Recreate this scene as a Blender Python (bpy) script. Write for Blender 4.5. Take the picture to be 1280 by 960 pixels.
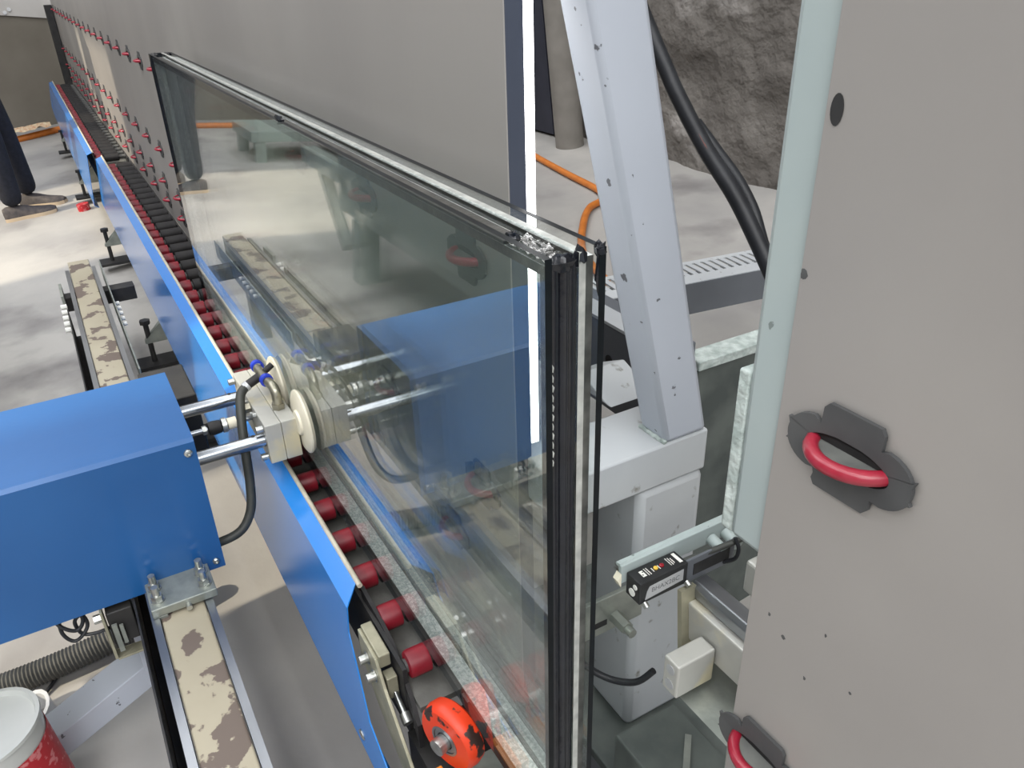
import bpy, bmesh, math, random
from mathutils import Vector, Matrix, noise
random.seed(7)
for o in list(bpy.data.objects): bpy.data.objects.remove(o)
S = bpy.context.scene
COL = S.collection
# ------------------------------------------------------------------ camera, light, exposure
LEAN = math.radians(6)                      # the glass line leans back by six degrees
EYE = 1.30                                  # camera height above the floor
MM = Matrix.Translation((0, 0, EYE)) @ Matrix.Rotation(LEAN, 4, 'X')   # machine frame -> world
WW = Matrix.Identity(4)
RIGHT = Vector((-0.50386159, -0.86333763, -0.0277782))
DOWN = Vector((-0.39843372, 0.26082685, -0.87932925))
FWD = Vector((0.76640334, -0.43199246, -0.47540345))
cam_d = bpy.data.cameras.new('camera'); cam = bpy.data.objects.new('camera', cam_d); COL.objects.link(cam)
cm = Matrix.Identity(4)
for i in range(3):
    cm[i][0] = RIGHT[i]; cm[i][1] = -DOWN[i]; cm[i][2] = -FWD[i]
cam.matrix_world = MM @ cm
cam_d.sensor_width = 36.0; cam_d.lens = 991.05 / 1280 * 36; cam_d.clip_start = 0.01; cam_d.clip_end = 100
S.camera = cam

W = bpy.data.worlds.new('world'); S.world = W; W.use_nodes = True
bgn = W.node_tree.nodes['Background']
bgn.inputs[0].default_value = (0.86, 0.92, 1.0, 1); bgn.inputs[1].default_value = 0.9
sd = bpy.data.lights.new('sun', 'SUN'); sd.energy = 4.2; sd.color = (1.0, 0.88, 0.68); sd.angle = math.radians(1.2)
sun = bpy.data.objects.new('sun', sd); COL.objects.link(sun)
SUN_DIR = Vector((0.0, -math.cos(math.radians(40)), -math.sin(math.radians(40))))
sun.rotation_euler = SUN_DIR.to_track_quat('-Z', 'Y').to_euler(); sun.location = (3, 8, 9)
for i, (y, e) in enumerate(((-1.5, 165), (0.6, 215), (2.6, 240))):
    ad = bpy.data.lights.new('skylight', 'AREA'); ad.shape = 'RECTANGLE'; ad.size = 11.0; ad.size_y = 0.9
    ad.energy = e; ad.color = (0.97, 0.98, 1.0)
    ao = bpy.data.objects.new('skylight', ad); COL.objects.link(ao); ao.location = (2.2, y, 5.38)
wd = bpy.data.lights.new('rear_fill_light', 'AREA'); wd.shape = 'RECTANGLE'; wd.size = 5.0; wd.size_y = 3.0; wd.energy = 215; wd.color = (1.0, 0.98, 0.95)  # added fill lamp high behind the camera, no window there
wo = bpy.data.objects.new('rear_fill_light', wd); COL.objects.link(wo); wo.location = (-3.4, 0.4, 4.5); wo.rotation_euler = Vector((0.74, 0, -0.67)).to_track_quat('-Z', 'Y').to_euler()
S.view_settings.view_transform = 'Standard'; S.view_settings.look = 'None'
S.view_settings.exposure = 0.0; S.view_settings.gamma = 1.0; S.view_settings.use_curve_mapping = False
S.cycles.max_bounces = 14; S.cycles.transparent_max_bounces = 40; S.cycles.glossy_bounces = 6
S.cycles.diffuse_bounces = 4; S.cycles.transmission_bounces = 8
S.cycles.caustics_reflective = False; S.cycles.caustics_refractive = False

# ------------------------------------------------------------------ materials
MATS = {}
def nd(nt, t, **kw):
    n = nt.nodes.new(t)
    for k, v in kw.items(): setattr(n, k, v)
    return n
def mat(name, c1, c2=None, rough=0.5, metal=0.0, scale=8.0, detail=4.0, lo=0.35, hi=0.65, bump=0.0, bscale=None,
        stretch=None, spec=0.5, c3=None, s3=3.0, lo3=0.58, hi3=0.62, coat=0.0, rvar=0.0, trans=0.0, emit=0.0, ior=1.45):
    m = bpy.data.materials.new(name); m.use_nodes = True; nt = m.node_tree
    b = nt.nodes['Principled BSDF']
    b.inputs['Roughness'].default_value = rough; b.inputs['Metallic'].default_value = metal
    b.inputs['Specular IOR Level'].default_value = spec; b.inputs['Coat Weight'].default_value = coat
    b.inputs['Coat Roughness'].default_value = 0.15
    b.inputs['Transmission Weight'].default_value = trans; b.inputs['IOR'].default_value = ior
    b.inputs['Base Color'].default_value = (*c1, 1)
    tc = nd(nt, 'ShaderNodeTexCoord'); mp = nd(nt, 'ShaderNodeMapping')
    nt.links.new(tc.outputs['Object'], mp.inputs['Vector'])
    if stretch: mp.inputs['Scale'].default_value = stretch
    if c2 is not None:
        nz = nd(nt, 'ShaderNodeTexNoise'); nz.inputs['Scale'].default_value = scale; nz.inputs['Detail'].default_value = detail
        nt.links.new(mp.outputs['Vector'], nz.inputs['Vector'])
        cr = nd(nt, 'ShaderNodeValToRGB'); cr.color_ramp.elements[0].position = lo; cr.color_ramp.elements[1].position = hi
        cr.color_ramp.elements[0].color = (*c1, 1); cr.color_ramp.elements[1].color = (*c2, 1)
        nt.links.new(nz.outputs['Fac'], cr.inputs['Fac']); out = cr.outputs['Color']
        if c3 is not None:
            n3 = nd(nt, 'ShaderNodeTexNoise'); n3.inputs['Scale'].default_value = s3; n3.inputs['Detail'].default_value = 5
            nt.links.new(tc.outputs['Object'], n3.inputs['Vector'])
            r3 = nd(nt, 'ShaderNodeValToRGB'); r3.color_ramp.elements[0].position = lo3; r3.color_ramp.elements[1].position = hi3
            nt.links.new(n3.outputs['Fac'], r3.inputs['Fac'])
            mx = nd(nt, 'ShaderNodeMix', data_type='RGBA'); mx.inputs['B'].default_value = (*c3, 1)
            nt.links.new(r3.outputs['Color'], mx.inputs['Factor']); nt.links.new(out, mx.inputs['A']); out = mx.outputs['Result']
        nt.links.new(out, b.inputs['Base Color'])
        if rvar:
            mr = nd(nt, 'ShaderNodeMapRange'); mr.inputs['To Min'].default_value = max(0, rough - rvar); mr.inputs['To Max'].default_value = min(1, rough + rvar)
            nt.links.new(nz.outputs['Fac'], mr.inputs['Value']); nt.links.new(mr.outputs['Result'], b.inputs['Roughness'])
    if bump:
        nb = nd(nt, 'ShaderNodeTexNoise'); nb.inputs['Scale'].default_value = bscale or scale * 4; nb.inputs['Detail'].default_value = 5
        nt.links.new(mp.outputs['Vector'], nb.inputs['Vector'])
        bp = nd(nt, 'ShaderNodeBump'); bp.inputs['Strength'].default_value = bump; bp.inputs['Distance'].default_value = 0.04 if name == 'plaster' else 0.01
        nt.links.new(nb.outputs['Fac'], bp.inputs['Height']); nt.links.new(bp.outputs['Normal'], b.inputs['Normal'])
    if emit:
        b.inputs['Emission Color'].default_value = (*c1, 1); b.inputs['Emission Strength'].default_value = emit
    MATS[name] = m
    return m
def rgb(r, g, b):   # sRGB bytes -> linear
    f = lambda v: (v / 255 / 12.92) if v / 255 <= 0.04045 else ((v / 255 + 0.055) / 1.055) ** 2.4
    return (f(r), f(g), f(b))
mat('concrete', rgb(150, 148, 146), rgb(178, 175, 170), rough=0.7, scale=1.6, detail=8, bump=0.12, bscale=30, c3=rgb(128, 125, 124), s3=2.3, lo3=0.55, hi3=0.72, spec=0.3)
mat('plaster', rgb(100, 96, 92), rgb(124, 120, 115), rough=0.95, scale=3.0, detail=8, bump=1.0, bscale=11, c3=rgb(150, 146, 142), s3=3.2, lo3=0.58, hi3=0.68, spec=0.1)
mat('plaster_far', rgb(112, 107, 98), rgb(128, 123, 114), rough=0.95, scale=1.5, detail=6, bump=0.3, bscale=12, spec=0.1)
mat('whitewash', rgb(205, 203, 200), rgb(185, 182, 178), rough=0.9, scale=2.0, bump=0.2)
mat('ceiling_paint', rgb(200, 200, 198), rgb(190, 190, 188), rough=0.9)
mat('board', rgb(157, 153, 150), rgb(165, 161, 157), rough=0.42, metal=0.35, scale=2.5, detail=3, stretch=(1, 1, 0.3), spec=0.4, bump=0.015, bscale=90, c3=rgb(180, 177, 172), s3=1.3, lo3=0.5, hi3=0.8)
mat('board_edge', rgb(58, 64, 78), rgb(66, 72, 86), rough=0.45, scale=4)
mat('led_white', (1, 1, 1), rough=0.4, emit=6.0)
mat('black_steel', rgb(34, 34, 36), rgb(48, 47, 46), rough=0.55, scale=20, bump=0.05)
mat('blue_paint', rgb(30, 86, 144), rgb(36, 94, 154), rough=0.36, scale=3, detail=3, bump=0.04, bscale=25, coat=0.2, c3=rgb(38, 84, 140), s3=6, lo3=0.66, hi3=0.76)
mat('blue_cover', rgb(26, 124, 212), rgb(34, 132, 218), rough=0.25, scale=2, coat=0.6)
mat('cream_trim', rgb(205, 198, 180), rgb(180, 172, 156), rough=0.5, scale=30)
mat('red_rubber', rgb(112, 20, 34), rgb(140, 28, 42), rough=0.42, scale=30)
mat('black_rubber', rgb(24, 23, 25), rgb(38, 36, 37), rough=0.6, scale=30)
mat('dark_pan', rgb(92, 92, 88), rgb(108, 108, 104), rough=0.7, scale=30, bump=0.1)
mat('grey_roller', rgb(70, 70, 70), rgb(90, 90, 88), rough=0.5, scale=30)
mat('zinc', rgb(168, 172, 164), rgb(140, 146, 140), rough=0.42, metal=0.6, scale=28, detail=6, bump=0.05)
mat('zinc_yellow', rgb(176, 172, 150), rgb(150, 148, 128), rough=0.5, metal=0.45, scale=30, detail=6, bump=0.05)
mat('bolt', rgb(200, 202, 198), rgb(160, 162, 160), rough=0.28, metal=0.9, scale=50)
mat('chrome', rgb(158, 163, 168), rgb(138, 143, 150), rough=0.17, metal=1.0, scale=20)
mat('steel_rail', rgb(165, 168, 172), rgb(130, 133, 138), rough=0.3, metal=0.9, scale=12, stretch=(0.2, 1, 1))
mat('beige_rust', rgb(160, 152, 132), rgb(170, 162, 142), rough=0.6, scale=6, detail=5, bump=0.05, c3=rgb(104, 92, 84), s3=17, lo3=0.545, hi3=0.565)
mat('grey_paint', rgb(174, 180, 190), rgb(180, 186, 196), rough=0.42, scale=4, bump=0.02, c3=rgb(96, 98, 104), s3=50, lo3=0.685, hi3=0.70)
mat('grey_dirty', rgb(178, 182, 186), rgb(188, 192, 194), rough=0.55, scale=5, bump=0.03, c3=rgb(112, 108, 98), s3=45, lo3=0.66, hi3=0.76)
mat('grey_dark', rgb(92, 96, 102), rgb(104, 108, 114), rough=0.5, scale=4)
mat('mint', rgb(160, 172, 172), rgb(170, 181, 179), rough=0.4, scale=5, bump=0.02, c3=rgb(120, 130, 128), s3=60, lo3=0.70, hi3=0.72)
mat('mint_rough', rgb(160, 172, 168), rgb(200, 210, 206), rough=0.7, scale=60, bump=0.5, bscale=80)
mat('dark_mottled', rgb(72, 78, 76), rgb(96, 102, 98), rough=0.6, scale=14, detail=7)
mat('bracket_grey', rgb(72, 73, 74), rgb(84, 85, 85), rough=0.5, scale=20, spec=0.4)
mat('red_wheel', rgb(140, 26, 46), rgb(164, 44, 62), rough=0.28, scale=40, coat=0.3)
mat('hub_grey', rgb(110, 112, 108), rgb(90, 92, 90), rough=0.5, scale=40)
mat('recess', rgb(30, 30, 31), rgb(50, 50, 50), rough=0.8, scale=30)
mat('orange_wheel', rgb(220, 58, 26), rgb(228, 68, 32), rough=0.38, scale=10, c3=rgb(52, 36, 32), s3=34, lo3=0.57, hi3=0.60)
mat('orange_paint', rgb(226, 140, 44), rgb(212, 126, 40), rough=0.5, scale=20)
mat('nylon', rgb(232, 226, 206), rgb(222, 216, 194), rough=0.45, scale=20)
mat('block_alu', rgb(196, 196, 190), rgb(182, 182, 176), rough=0.45, metal=0.3, scale=15, c3=rgb(214, 206, 176), s3=9, lo3=0.5, hi3=0.6)
mat('blue_collar', rgb(40, 66, 196), rough=0.35)
mat('brass_nickel', rgb(170, 166, 150), rgb(140, 136, 122), rough=0.3, metal=0.8, scale=40)
mat('hose_dark', rgb(52, 54, 52), rgb(66, 68, 64), rough=0.5, scale=30)
mat('hose_black', rgb(30, 32, 36), rgb(40, 42, 46), rough=0.45, scale=20)
mat('hose_orange', rgb(206, 122, 48), rgb(190, 108, 42), rough=0.5, scale=20)
mat('hose_red', rgb(104, 60, 54), rough=0.6)
mat('spacer', rgb(240, 243, 241), rgb(198, 206, 204), rough=0.5, metal=0.1, scale=260, detail=2, lo=0.42, hi=0.55, bump=0.35, bscale=420)
mat('spacer_side', rgb(140, 142, 138), rgb(100, 102, 100), rough=0.35, metal=0.7, scale=40)
mat('butyl_film', rgb(64, 63, 60), rgb(84, 83, 79), rough=0.5, scale=60, bump=0.1)
mat('sealant', rgb(14, 17, 24), rgb(24, 28, 36), rough=0.22, scale=40, bump=0.12, bscale=60, spec=0.6)
mat('foil', rgb(210, 210, 208), rgb(120, 120, 118), rough=0.16, metal=0.9, scale=70, bump=0.6, bscale=150)
mat('pane_edge_dark', rgb(10, 14, 18), rgb(18, 24, 28), rough=0.4, scale=60, spec=0.3)
mat('pane_edge_white', rgb(196, 198, 192), rgb(164, 166, 162), rough=0.35, scale=60)
mat('sensor_black', rgb(30, 31, 32), rgb(40, 41, 42), rough=0.45, scale=40)
mat('print_white', rgb(228, 228, 222), rough=0.6)
mat('print_silver', rgb(190, 192, 194), rgb(178, 180, 182), rough=0.4, metal=0.3, scale=60)
mat('print_grey', rgb(96, 98, 100), rough=0.6)
mat('lens_yellow', rgb(222, 182, 70), rough=0.2, coat=0.5)
mat('lens_red', rgb(140, 24, 36), rough=0.2, coat=0.5)
mat('trouser', rgb(26, 28, 36), rgb(34, 36, 46), rough=0.9, scale=40, bump=0.2)
mat('jacket', rgb(52, 58, 74), rgb(60, 66, 82), rough=0.9, scale=40, bump=0.2)
mat('shoe', rgb(64, 60, 62), rgb(84, 78, 76), rough=0.7, scale=40)
mat('sole', rgb(196, 176, 150), rough=0.8)
mat('skin', rgb(196, 150, 122), rgb(186, 140, 114), rough=0.6, scale=20)
mat('hair', rgb(28, 24, 22), rgb(40, 34, 30), rough=0.7, scale=60)
mat('dark_green', rgb(132, 144, 138), rgb(142, 154, 148), rough=0.5, scale=4)
mat('navy', rgb(44, 46, 58), rgb(54, 56, 68), rough=0.6, scale=4)
mat('column', rgb(122, 118, 112), rgb(136, 132, 126), rough=0.7, scale=6)
mat('clear_plastic', rgb(232, 234, 230), rgb(222, 226, 222), rough=0.25, scale=10, trans=0.35)
mat('label_red', rgb(176, 34, 44), rgb(206, 120, 122), rough=0.5, scale=70, lo=0.56, hi=0.62)
mat('white_plastic', rgb(214, 216, 218), rgb(196, 198, 200), rough=0.4, scale=20)
mat('paper', rgb(214, 200, 168), rgb(196, 150, 120), rough=0.8, scale=40)
mat('corrugated', rgb(74, 74, 72), rgb(88, 88, 86), rough=0.55, scale=20)
# clear float glass: a Fresnel mirror over a faintly green clear sheet (same for every ray)
def glass_mat():
    m = bpy.data.materials.new('float_glass'); m.use_nodes = True; nt = m.node_tree; nt.nodes.clear()
    out = nd(nt, 'ShaderNodeOutputMaterial'); mix = nd(nt, 'ShaderNodeMixShader')
    tr = nd(nt, 'ShaderNodeBsdfTransparent'); tr.inputs[0].default_value = (0.965, 0.980, 0.972, 1)
    gl = nd(nt, 'ShaderNodeBsdfGlossy'); gl.inputs['Roughness'].default_value = 0.0; gl.inputs[0].default_value = (1, 1, 1, 1)
    g = nd(nt, 'ShaderNodeNewGeometry'); dt = nd(nt, 'ShaderNodeVectorMath', operation='DOT_PRODUCT')
    nt.links.new(g.outputs['Incoming'], dt.inputs[0]); nt.links.new(g.outputs['Normal'], dt.inputs[1])
    ab = nd(nt, 'ShaderNodeMath', operation='ABSOLUTE'); nt.links.new(dt.outputs['Value'], ab.inputs[0])
    sb = nd(nt, 'ShaderNodeMath', operation='SUBTRACT'); sb.inputs[0].default_value = 1.0; nt.links.new(ab.outputs[0], sb.inputs[1])
    pw = nd(nt, 'ShaderNodeMath', operation='POWER'); pw.inputs[1].default_value = 5.0; nt.links.new(sb.outputs[0], pw.inputs[0])
    ma = nd(nt, 'ShaderNodeMath', operation='MULTIPLY_ADD'); ma.inputs[1].default_value = 0.957; ma.inputs[2].default_value = 0.043
    nt.links.new(pw.outputs[0], ma.inputs[0])
    nt.links.new(ma.outputs[0], mix.inputs[0]); nt.links.new(tr.outputs[0], mix.inputs[1]); nt.links.new(gl.outputs[0], mix.inputs[2])
    nt.links.new(mix.outputs[0], out.inputs[0])
    MATS['float_glass'] = m
glass_mat()

# ------------------------------------------------------------------ mesh helpers
class MB:
    def __init__(s): s.v = []; s.f = []; s.m = []
    def raw(s, vs, fs, mi=0):
        n = len(s.v); s.v += [Vector(v) for v in vs]; s.f += [tuple(i + n for i in f) for f in fs]; s.m += [mi] * len(fs); return s
    def box(s, a, b, mi=0):
        x0, x1 = sorted((a[0], b[0])); y0, y1 = sorted((a[1], b[1])); z0, z1 = sorted((a[2], b[2]))
        return s.raw([(x0,y0,z0),(x1,y0,z0),(x1,y1,z0),(x0,y1,z0),(x0,y0,z1),(x1,y0,z1),(x1,y1,z1),(x0,y1,z1)],
                     [(3,2,1,0),(4,5,6,7),(0,1,5,4),(1,2,6,5),(2,3,7,6),(3,0,4,7)], mi)
    def bar(s, p, q, w, h, up=(0, 0, 1), mi=0):      # rectangular bar from p to q, w across, h along up
        p = Vector(p); q = Vector(q); d = (q - p).normalized(); u = Vector(up); u = (u - d * u.dot(d)).normalized(); r = d.cross(u)
        c = []
        for e in (p, q):
            for a, b in ((-1, -1), (1, -1), (1, 1), (-1, 1)): c.append(e + r * a * w / 2 + u * b * h / 2)
        return s.raw(c, [(3,2,1,0),(4,5,6,7),(0,1,5,4),(1,2,6,5),(2,3,7,6),(3,0,4,7)], mi)
    def cyl(s, p, q, r, n=16, r2=None, mi=0, cap=True):
        p = Vector(p); q = Vector(q); d = (q - p).normalized(); u = d.orthogonal().normalized(); w = d.cross(u)
        r2 = r if r2 is None else r2; vs = []
        for e, rr in ((p, r), (q, r2)):
            for i in range(n):
                a = 2 * math.pi * i / n; vs.append(e + (u * math.cos(a) + w * math.sin(a)) * rr)
        fs = [(i, (i + 1) % n, n + (i + 1) % n, n + i) for i in range(n)]
        if cap: fs += [tuple(range(n - 1, -1, -1)), tuple(range(n, 2 * n))]
        return s.raw(vs, fs, mi)
    def ring(s, c, ax, ro, ri, h, n=28, mi=0):       # flat annulus with thickness h along ax
        c = Vector(c); d = Vector(ax).normalized(); u = d.orthogonal().normalized(); w = d.cross(u); vs = []
        for (r, z) in ((ro, -h/2), (ro, h/2), (ri, h/2), (ri, -h/2)):
            for i in range(n):
                a = 2 * math.pi * i / n; vs.append(c + d * z + (u * math.cos(a) + w * math.sin(a)) * r)
        fs = []
        for k in range(4):
            k2 = (k + 1) % 4
            fs += [(k*n+i, k*n+(i+1)%n, k2*n+(i+1)%n, k2*n+i) for i in range(n)]
        return s.raw(vs, fs, mi)
    def torus(s, c, ax, R, r, n=28, k=10, mi=0, sq=1.0):
        c = Vector(c); d = Vector(ax).normalized(); u = d.orthogonal().normalized(); w = d.cross(u); vs = []
        for i in range(n):
            a = 2 * math.pi * i / n; e = u * math.cos(a) + w * math.sin(a)
            for j in range(k):
                b = 2 * math.pi * j / k; vs.append(c + e * (R + r * math.cos(b)) + d * r * sq * math.sin(b))
        fs = [(i*k+j, ((i+1)%n)*k+j, ((i+1)%n)*k+(j+1)%k, i*k+(j+1)%k) for i in range(n) for j in range(k)]
        return s.raw(vs, fs, mi)
    def lathe(s, c, ax, prof, n=28, mi=0):           # prof = [(radius, height)]
        c = Vector(c); d = Vector(ax).normalized(); u = d.orthogonal().normalized(); w = d.cross(u); vs = []
        for (r, z) in prof:
            for i in range(n):
                a = 2 * math.pi * i / n; vs.append(c + d * z + (u * math.cos(a) + w * math.sin(a)) * r)
        fs = [(k*n+i, k*n+(i+1)%n, (k+1)*n+(i+1)%n, (k+1)*n+i) for k in range(len(prof)-1) for i in range(n)]
        return s.raw(vs, fs, mi)
    def prism(s, poly, ax, t0, t1, mi=0):            # 2-D polygon swept along an axis
        n = len(poly)
        def P3(p, t): return {'x': (t, p[0], p[1]), 'y': (p[0], t, p[1]), 'z': (p[0], p[1], t)}[ax]
        vs = [P3(p, t0) for p in poly] + [P3(p, t1) for p in poly]
        return s.raw(vs, [tuple(range(n - 1, -1, -1)), tuple(range(n, 2*n))] + [(i, (i+1)%n, n+(i+1)%n, n+i) for i in range(n)], mi)
    def tube(s, pts, r, n=10, sub=6, mi=0, rib=0.0):
        P = [Vector(p) for p in pts]; path = []
        if len(P) > 2:
            for i in range(len(P) - 1):
                a = P[max(i-1, 0)]; b = P[i]; c = P[i+1]; d = P[min(i+2, len(P)-1)]
                for k in range(sub):
                    t = k / sub
                    path.append(0.5 * ((2*b) + (c-a)*t + (2*a-5*b+4*c-d)*t*t + (3*b-a-3*c+d)*t**3))
            path.append(P[-1])
        else: path = P
        u = None; vs = []; m = len(path)
        for i, p in enumerate(path):
            d = (path[min(i+1, m-1)] - path[max(i-1, 0)]).normalized()
            u = d.orthogonal().normalized() if u is None else (u - d * u.dot(d)).normalized()
            w = d.cross(u); rr = r * (1 + (rib if i % 2 else 0))
            for j in range(n):
                a = 2*math.pi*j/n; vs.append(p + (u*math.cos(a) + w*math.sin(a)) * rr)
        fs = [(i*n+j, i*n+(j+1)%n, (i+1)*n+(j+1)%n, (i+1)*n+j) for i in range(m-1) for j in range(n)]
        fs += [tuple(range(n-1, -1, -1)), tuple(range((m-1)*n, m*n))]
        return s.raw(vs, fs, mi)
    def blob(s, c, r, amp=0.35, seed=0, n=10, mi=0):
        c = Vector(c); vs = []; k = n // 2
        for i in range(k + 1):
            th = math.pi * i / k
            for j in range(n):
                ph = 2*math.pi*j/n; d = Vector((math.sin(th)*math.cos(ph), math.sin(th)*math.sin(ph), math.cos(th)))
                q = 1 + amp * noise.noise(d * 1.9 + Vector((seed*3.1, seed*1.7, 0)))
                vs.append(c + Vector((d.x*r[0], d.y*r[1], d.z*r[2])) * q)
        return s.raw(vs, [(i*n+j, i*n+(j+1)%n, (i+1)*n+(j+1)%n, (i+1)*n+j) for i in range(k) for j in range(n)], mi)
FR = {'M': MM, 'W': WW}
BASE = {}
def make(name, mb, mats, base, frame, smooth, bevel):
    me = bpy.data.meshes.new(name)
    me.from_pydata([v - base for v in mb.v], [], mb.f)
    for m in ([mats] if isinstance(mats, str) else mats): me.materials.append(MATS[m])
    me.polygons.foreach_set('material_index', mb.m)
    bm = bmesh.new(); bm.from_mesh(me); bmesh.ops.remove_doubles(bm, verts=bm.verts, dist=1e-6)
    bmesh.ops.recalc_face_normals(bm, faces=bm.faces); bm.to_mesh(me); bm.free()
    if smooth:
        me.polygons.foreach_set('use_smooth', [True] * len(me.polygons))
        me.set_sharp_from_angle(angle=math.radians(38))
    o = bpy.data.objects.new(name, me); COL.objects.link(o)
    if bevel:
        b = o.modifiers.new('bevel', 'BEVEL'); b.width = bevel; b.segments = 2; b.limit_method = 'ANGLE'; b.harden_normals = False
    return o
def props(o, label=None, cat=None, group=None, kind=None):
    if label: o['label'] = label
    if cat: o['category'] = cat
    if group: o['group'] = group
    if kind: o['kind'] = kind
    return o
def thing(name, label, cat, base, frame='M', group=None, kind=None):
    o = bpy.data.objects.new(name, None); COL.objects.link(o); o.empty_display_size = 0.05
    o.matrix_world = FR[frame] @ Matrix.Translation(base)
    BASE[o] = (Vector(base), frame)
    return props(o, label, cat, group, kind)
def part(name, mb, mats, parent, smooth=True, bevel=0.0, label=None, kind=None):
    b, f = BASE[parent]
    o = make(name, mb, mats, b, f, smooth, bevel); o.parent = parent; BASE[o] = (b, f)
    return props(o, label, None, None, kind)
def solo(name, mb, mats, label, cat, frame='M', smooth=True, bevel=0.0, group=None, kind=None, base=None):
    if base is None:
        xs = [v.x for v in mb.v]; ys = [v.y for v in mb.v]; zs = [v.z for v in mb.v]
        base = Vector(((min(xs)+max(xs))/2, (min(ys)+max(ys))/2, min(zs)))
    o = make(name, mb, mats, Vector(base), frame, smooth, bevel)
    o.matrix_world = FR[frame] @ Matrix.Translation(base); BASE[o] = (Vector(base), frame)
    return props(o, label, cat, group, kind)
def struct(name, mb, mats, frame='W', smooth=False, bevel=0.0):
    return solo(name, mb, mats, None, None, frame, smooth, bevel, kind='structure')
def copy_part(src, parent, offset=(0, 0, 0)):
    c = src.copy(); COL.objects.link(c); c.parent = parent; c.location = src.location + Vector(offset)
    for k in list(src.children):
        d = k.copy(); COL.objects.link(d); d.parent = c
    return c
def bolt(mb, p, d, r=0.006, h=0.006, shank=0.0, n=6):
    p = Vector(p); d = Vector(d).normalized()
    mb.cyl(p, p + d * h, r, n)
    if shank: mb.cyl(p + d * h, p + d * (h + shank), r * 0.55, 10)
    return mb

# ------------------------------------------------------------------ the hall
X0, X1, Y0, Y1, HC = -4.0, 8.95, -2.78, 4.2, 5.5
struct('floor', MB().box((X0, Y0 - 0.2, -0.15), (X1 + 0.2, Y1 + 0.2, 0)), 'concrete')
def rough_wall(nx, nz, P, N, amp, seed):
    vs = []; fs = []
    for i in range(nx + 1):
        for j in range(nz + 1):
            p = P(i / nx, j / nz)
            q = noise.fractal(Vector((p.x * 1.7 + seed, p.y * 1.7, p.z * 1.7)), 0.9, 2.1, 6) * amp
            r = noise.noise(Vector((p.x * 5 + seed, p.y * 5, p.z * 5)))
            q += amp * 0.6 * max(0, r - 0.15)
            vs.append(p + N * q)
    for i in range(nx):
        for j in range(nz):
            a = i * (nz + 1) + j; fs.append((a, a + nz + 1, a + nz + 2, a + 1))
    return MB().raw(vs, fs)
wr = rough_wall(320, 84, lambda u, v: Vector((0.5 + u * 8.5, Y0, v * 2.4)), Vector((0, 1, 0)), 0.05, 3.0)
wr.box((X0, Y0 - 0.2, 0), (X1 + 0.2, Y0 - 0.06, HC))
struct('wall_right', wr, 'plaster', smooth=True)
wf = MB().box((X1, Y0, 0), (X1 + 0.2, Y1, HC))
wfo = struct('wall_back', wf, 'plaster_far')
part('whitewash_band', MB().raw([(X1 - 0.02, y, 0.95 + 0.05 * math.sin(y * 2.3) + 0.04 * math.sin(y * 5.1)) for y in [Y0 + k * 0.35 for k in range(21)]] +
     [(X1 - 0.02, y, HC) for y in [Y0 + k * 0.35 for k in range(21)]], [(k, k + 1, k + 22, k + 21) for k in range(20)]), 'whitewash', wfo)
for (y, z) in ((-0.30, 0.72), (-0.33, 0.46), (-0.02, 1.0), (0.02, 0.98)):
    part('wall_peg', MB().cyl((X1 - 0.03, y, z), (X1, y, z), 0.016, 10), 'white_plastic', wfo)
wl = MB()
OPEN = [(-2.6, -0.9), (1.42, 2.10), (4.42, 6.25)]
xs = [X0] + [v for o in OPEN for v in o] + [X1 + 0.2]
for i in range(0, len(xs), 2): wl.box((xs[i], Y1, 0), (xs[i + 1], Y1 + 0.2, HC))
for a, b in OPEN: wl.box((a, Y1, 0), (b, Y1 + 0.2, 0.35)); wl.box((a, Y1, 4.9), (b, Y1 + 0.2, HC))
struct('wall_left', wl, 'plaster_far')
struct('ceiling', MB().box((X0, Y0 - 0.2, HC), (X1 + 0.2, Y1 + 0.2, HC + 0.15)), 'ceiling_paint')

# ------------------------------------------------------------------ triple glazed unit
GX0, GX1, GZ0, GZ1 = 0.445, 2.255, -0.850, -0.187
GY = [(-0.280, -0.286), (-0.309, -0.315), (-0.327, -0.333)]
gu = thing('insulating_glass_unit', 'large triple-glazed glass unit standing on the roller line, black sealed edge towards the viewer', 'glass', (1.35, -0.306, GZ0))
for k, (a, b) in enumerate(GY):
    p = MB().box((GX0, a, GZ0), (GX1, b, GZ1)); p.m = [1, 1, 0, 1, 0, 1]
    part('pane', p, ['float_glass', 'pane_edge_white' if k == 1 else 'pane_edge_dark'], gu, smooth=False)
for gi, (ya, yb, ins) in enumerate(((-0.2865, -0.3085, 0.009), (-0.3155, -0.3265, 0.007))):
    T = 0.008
    lo, hi, a, b = GZ0 + ins, GZ1 - ins, GX0 + ins, GX1 - ins
    for (p, q) in (((a, ya, lo), (b, yb, lo + T)), ((a, ya, hi - T), (b, yb, hi)), ((a, ya, lo + T), (a + T, yb, hi - T)), ((b - T, ya, lo + T), (b, yb, hi - T))):
        sp = MB().box(p, q); sp.m = [0, 0, 1, 0, 1, 2 if gi == 1 else 0]
        part('spacer_bar', sp, ['spacer', 'butyl_film', 'spacer_side'], gu, smooth=False)
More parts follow.
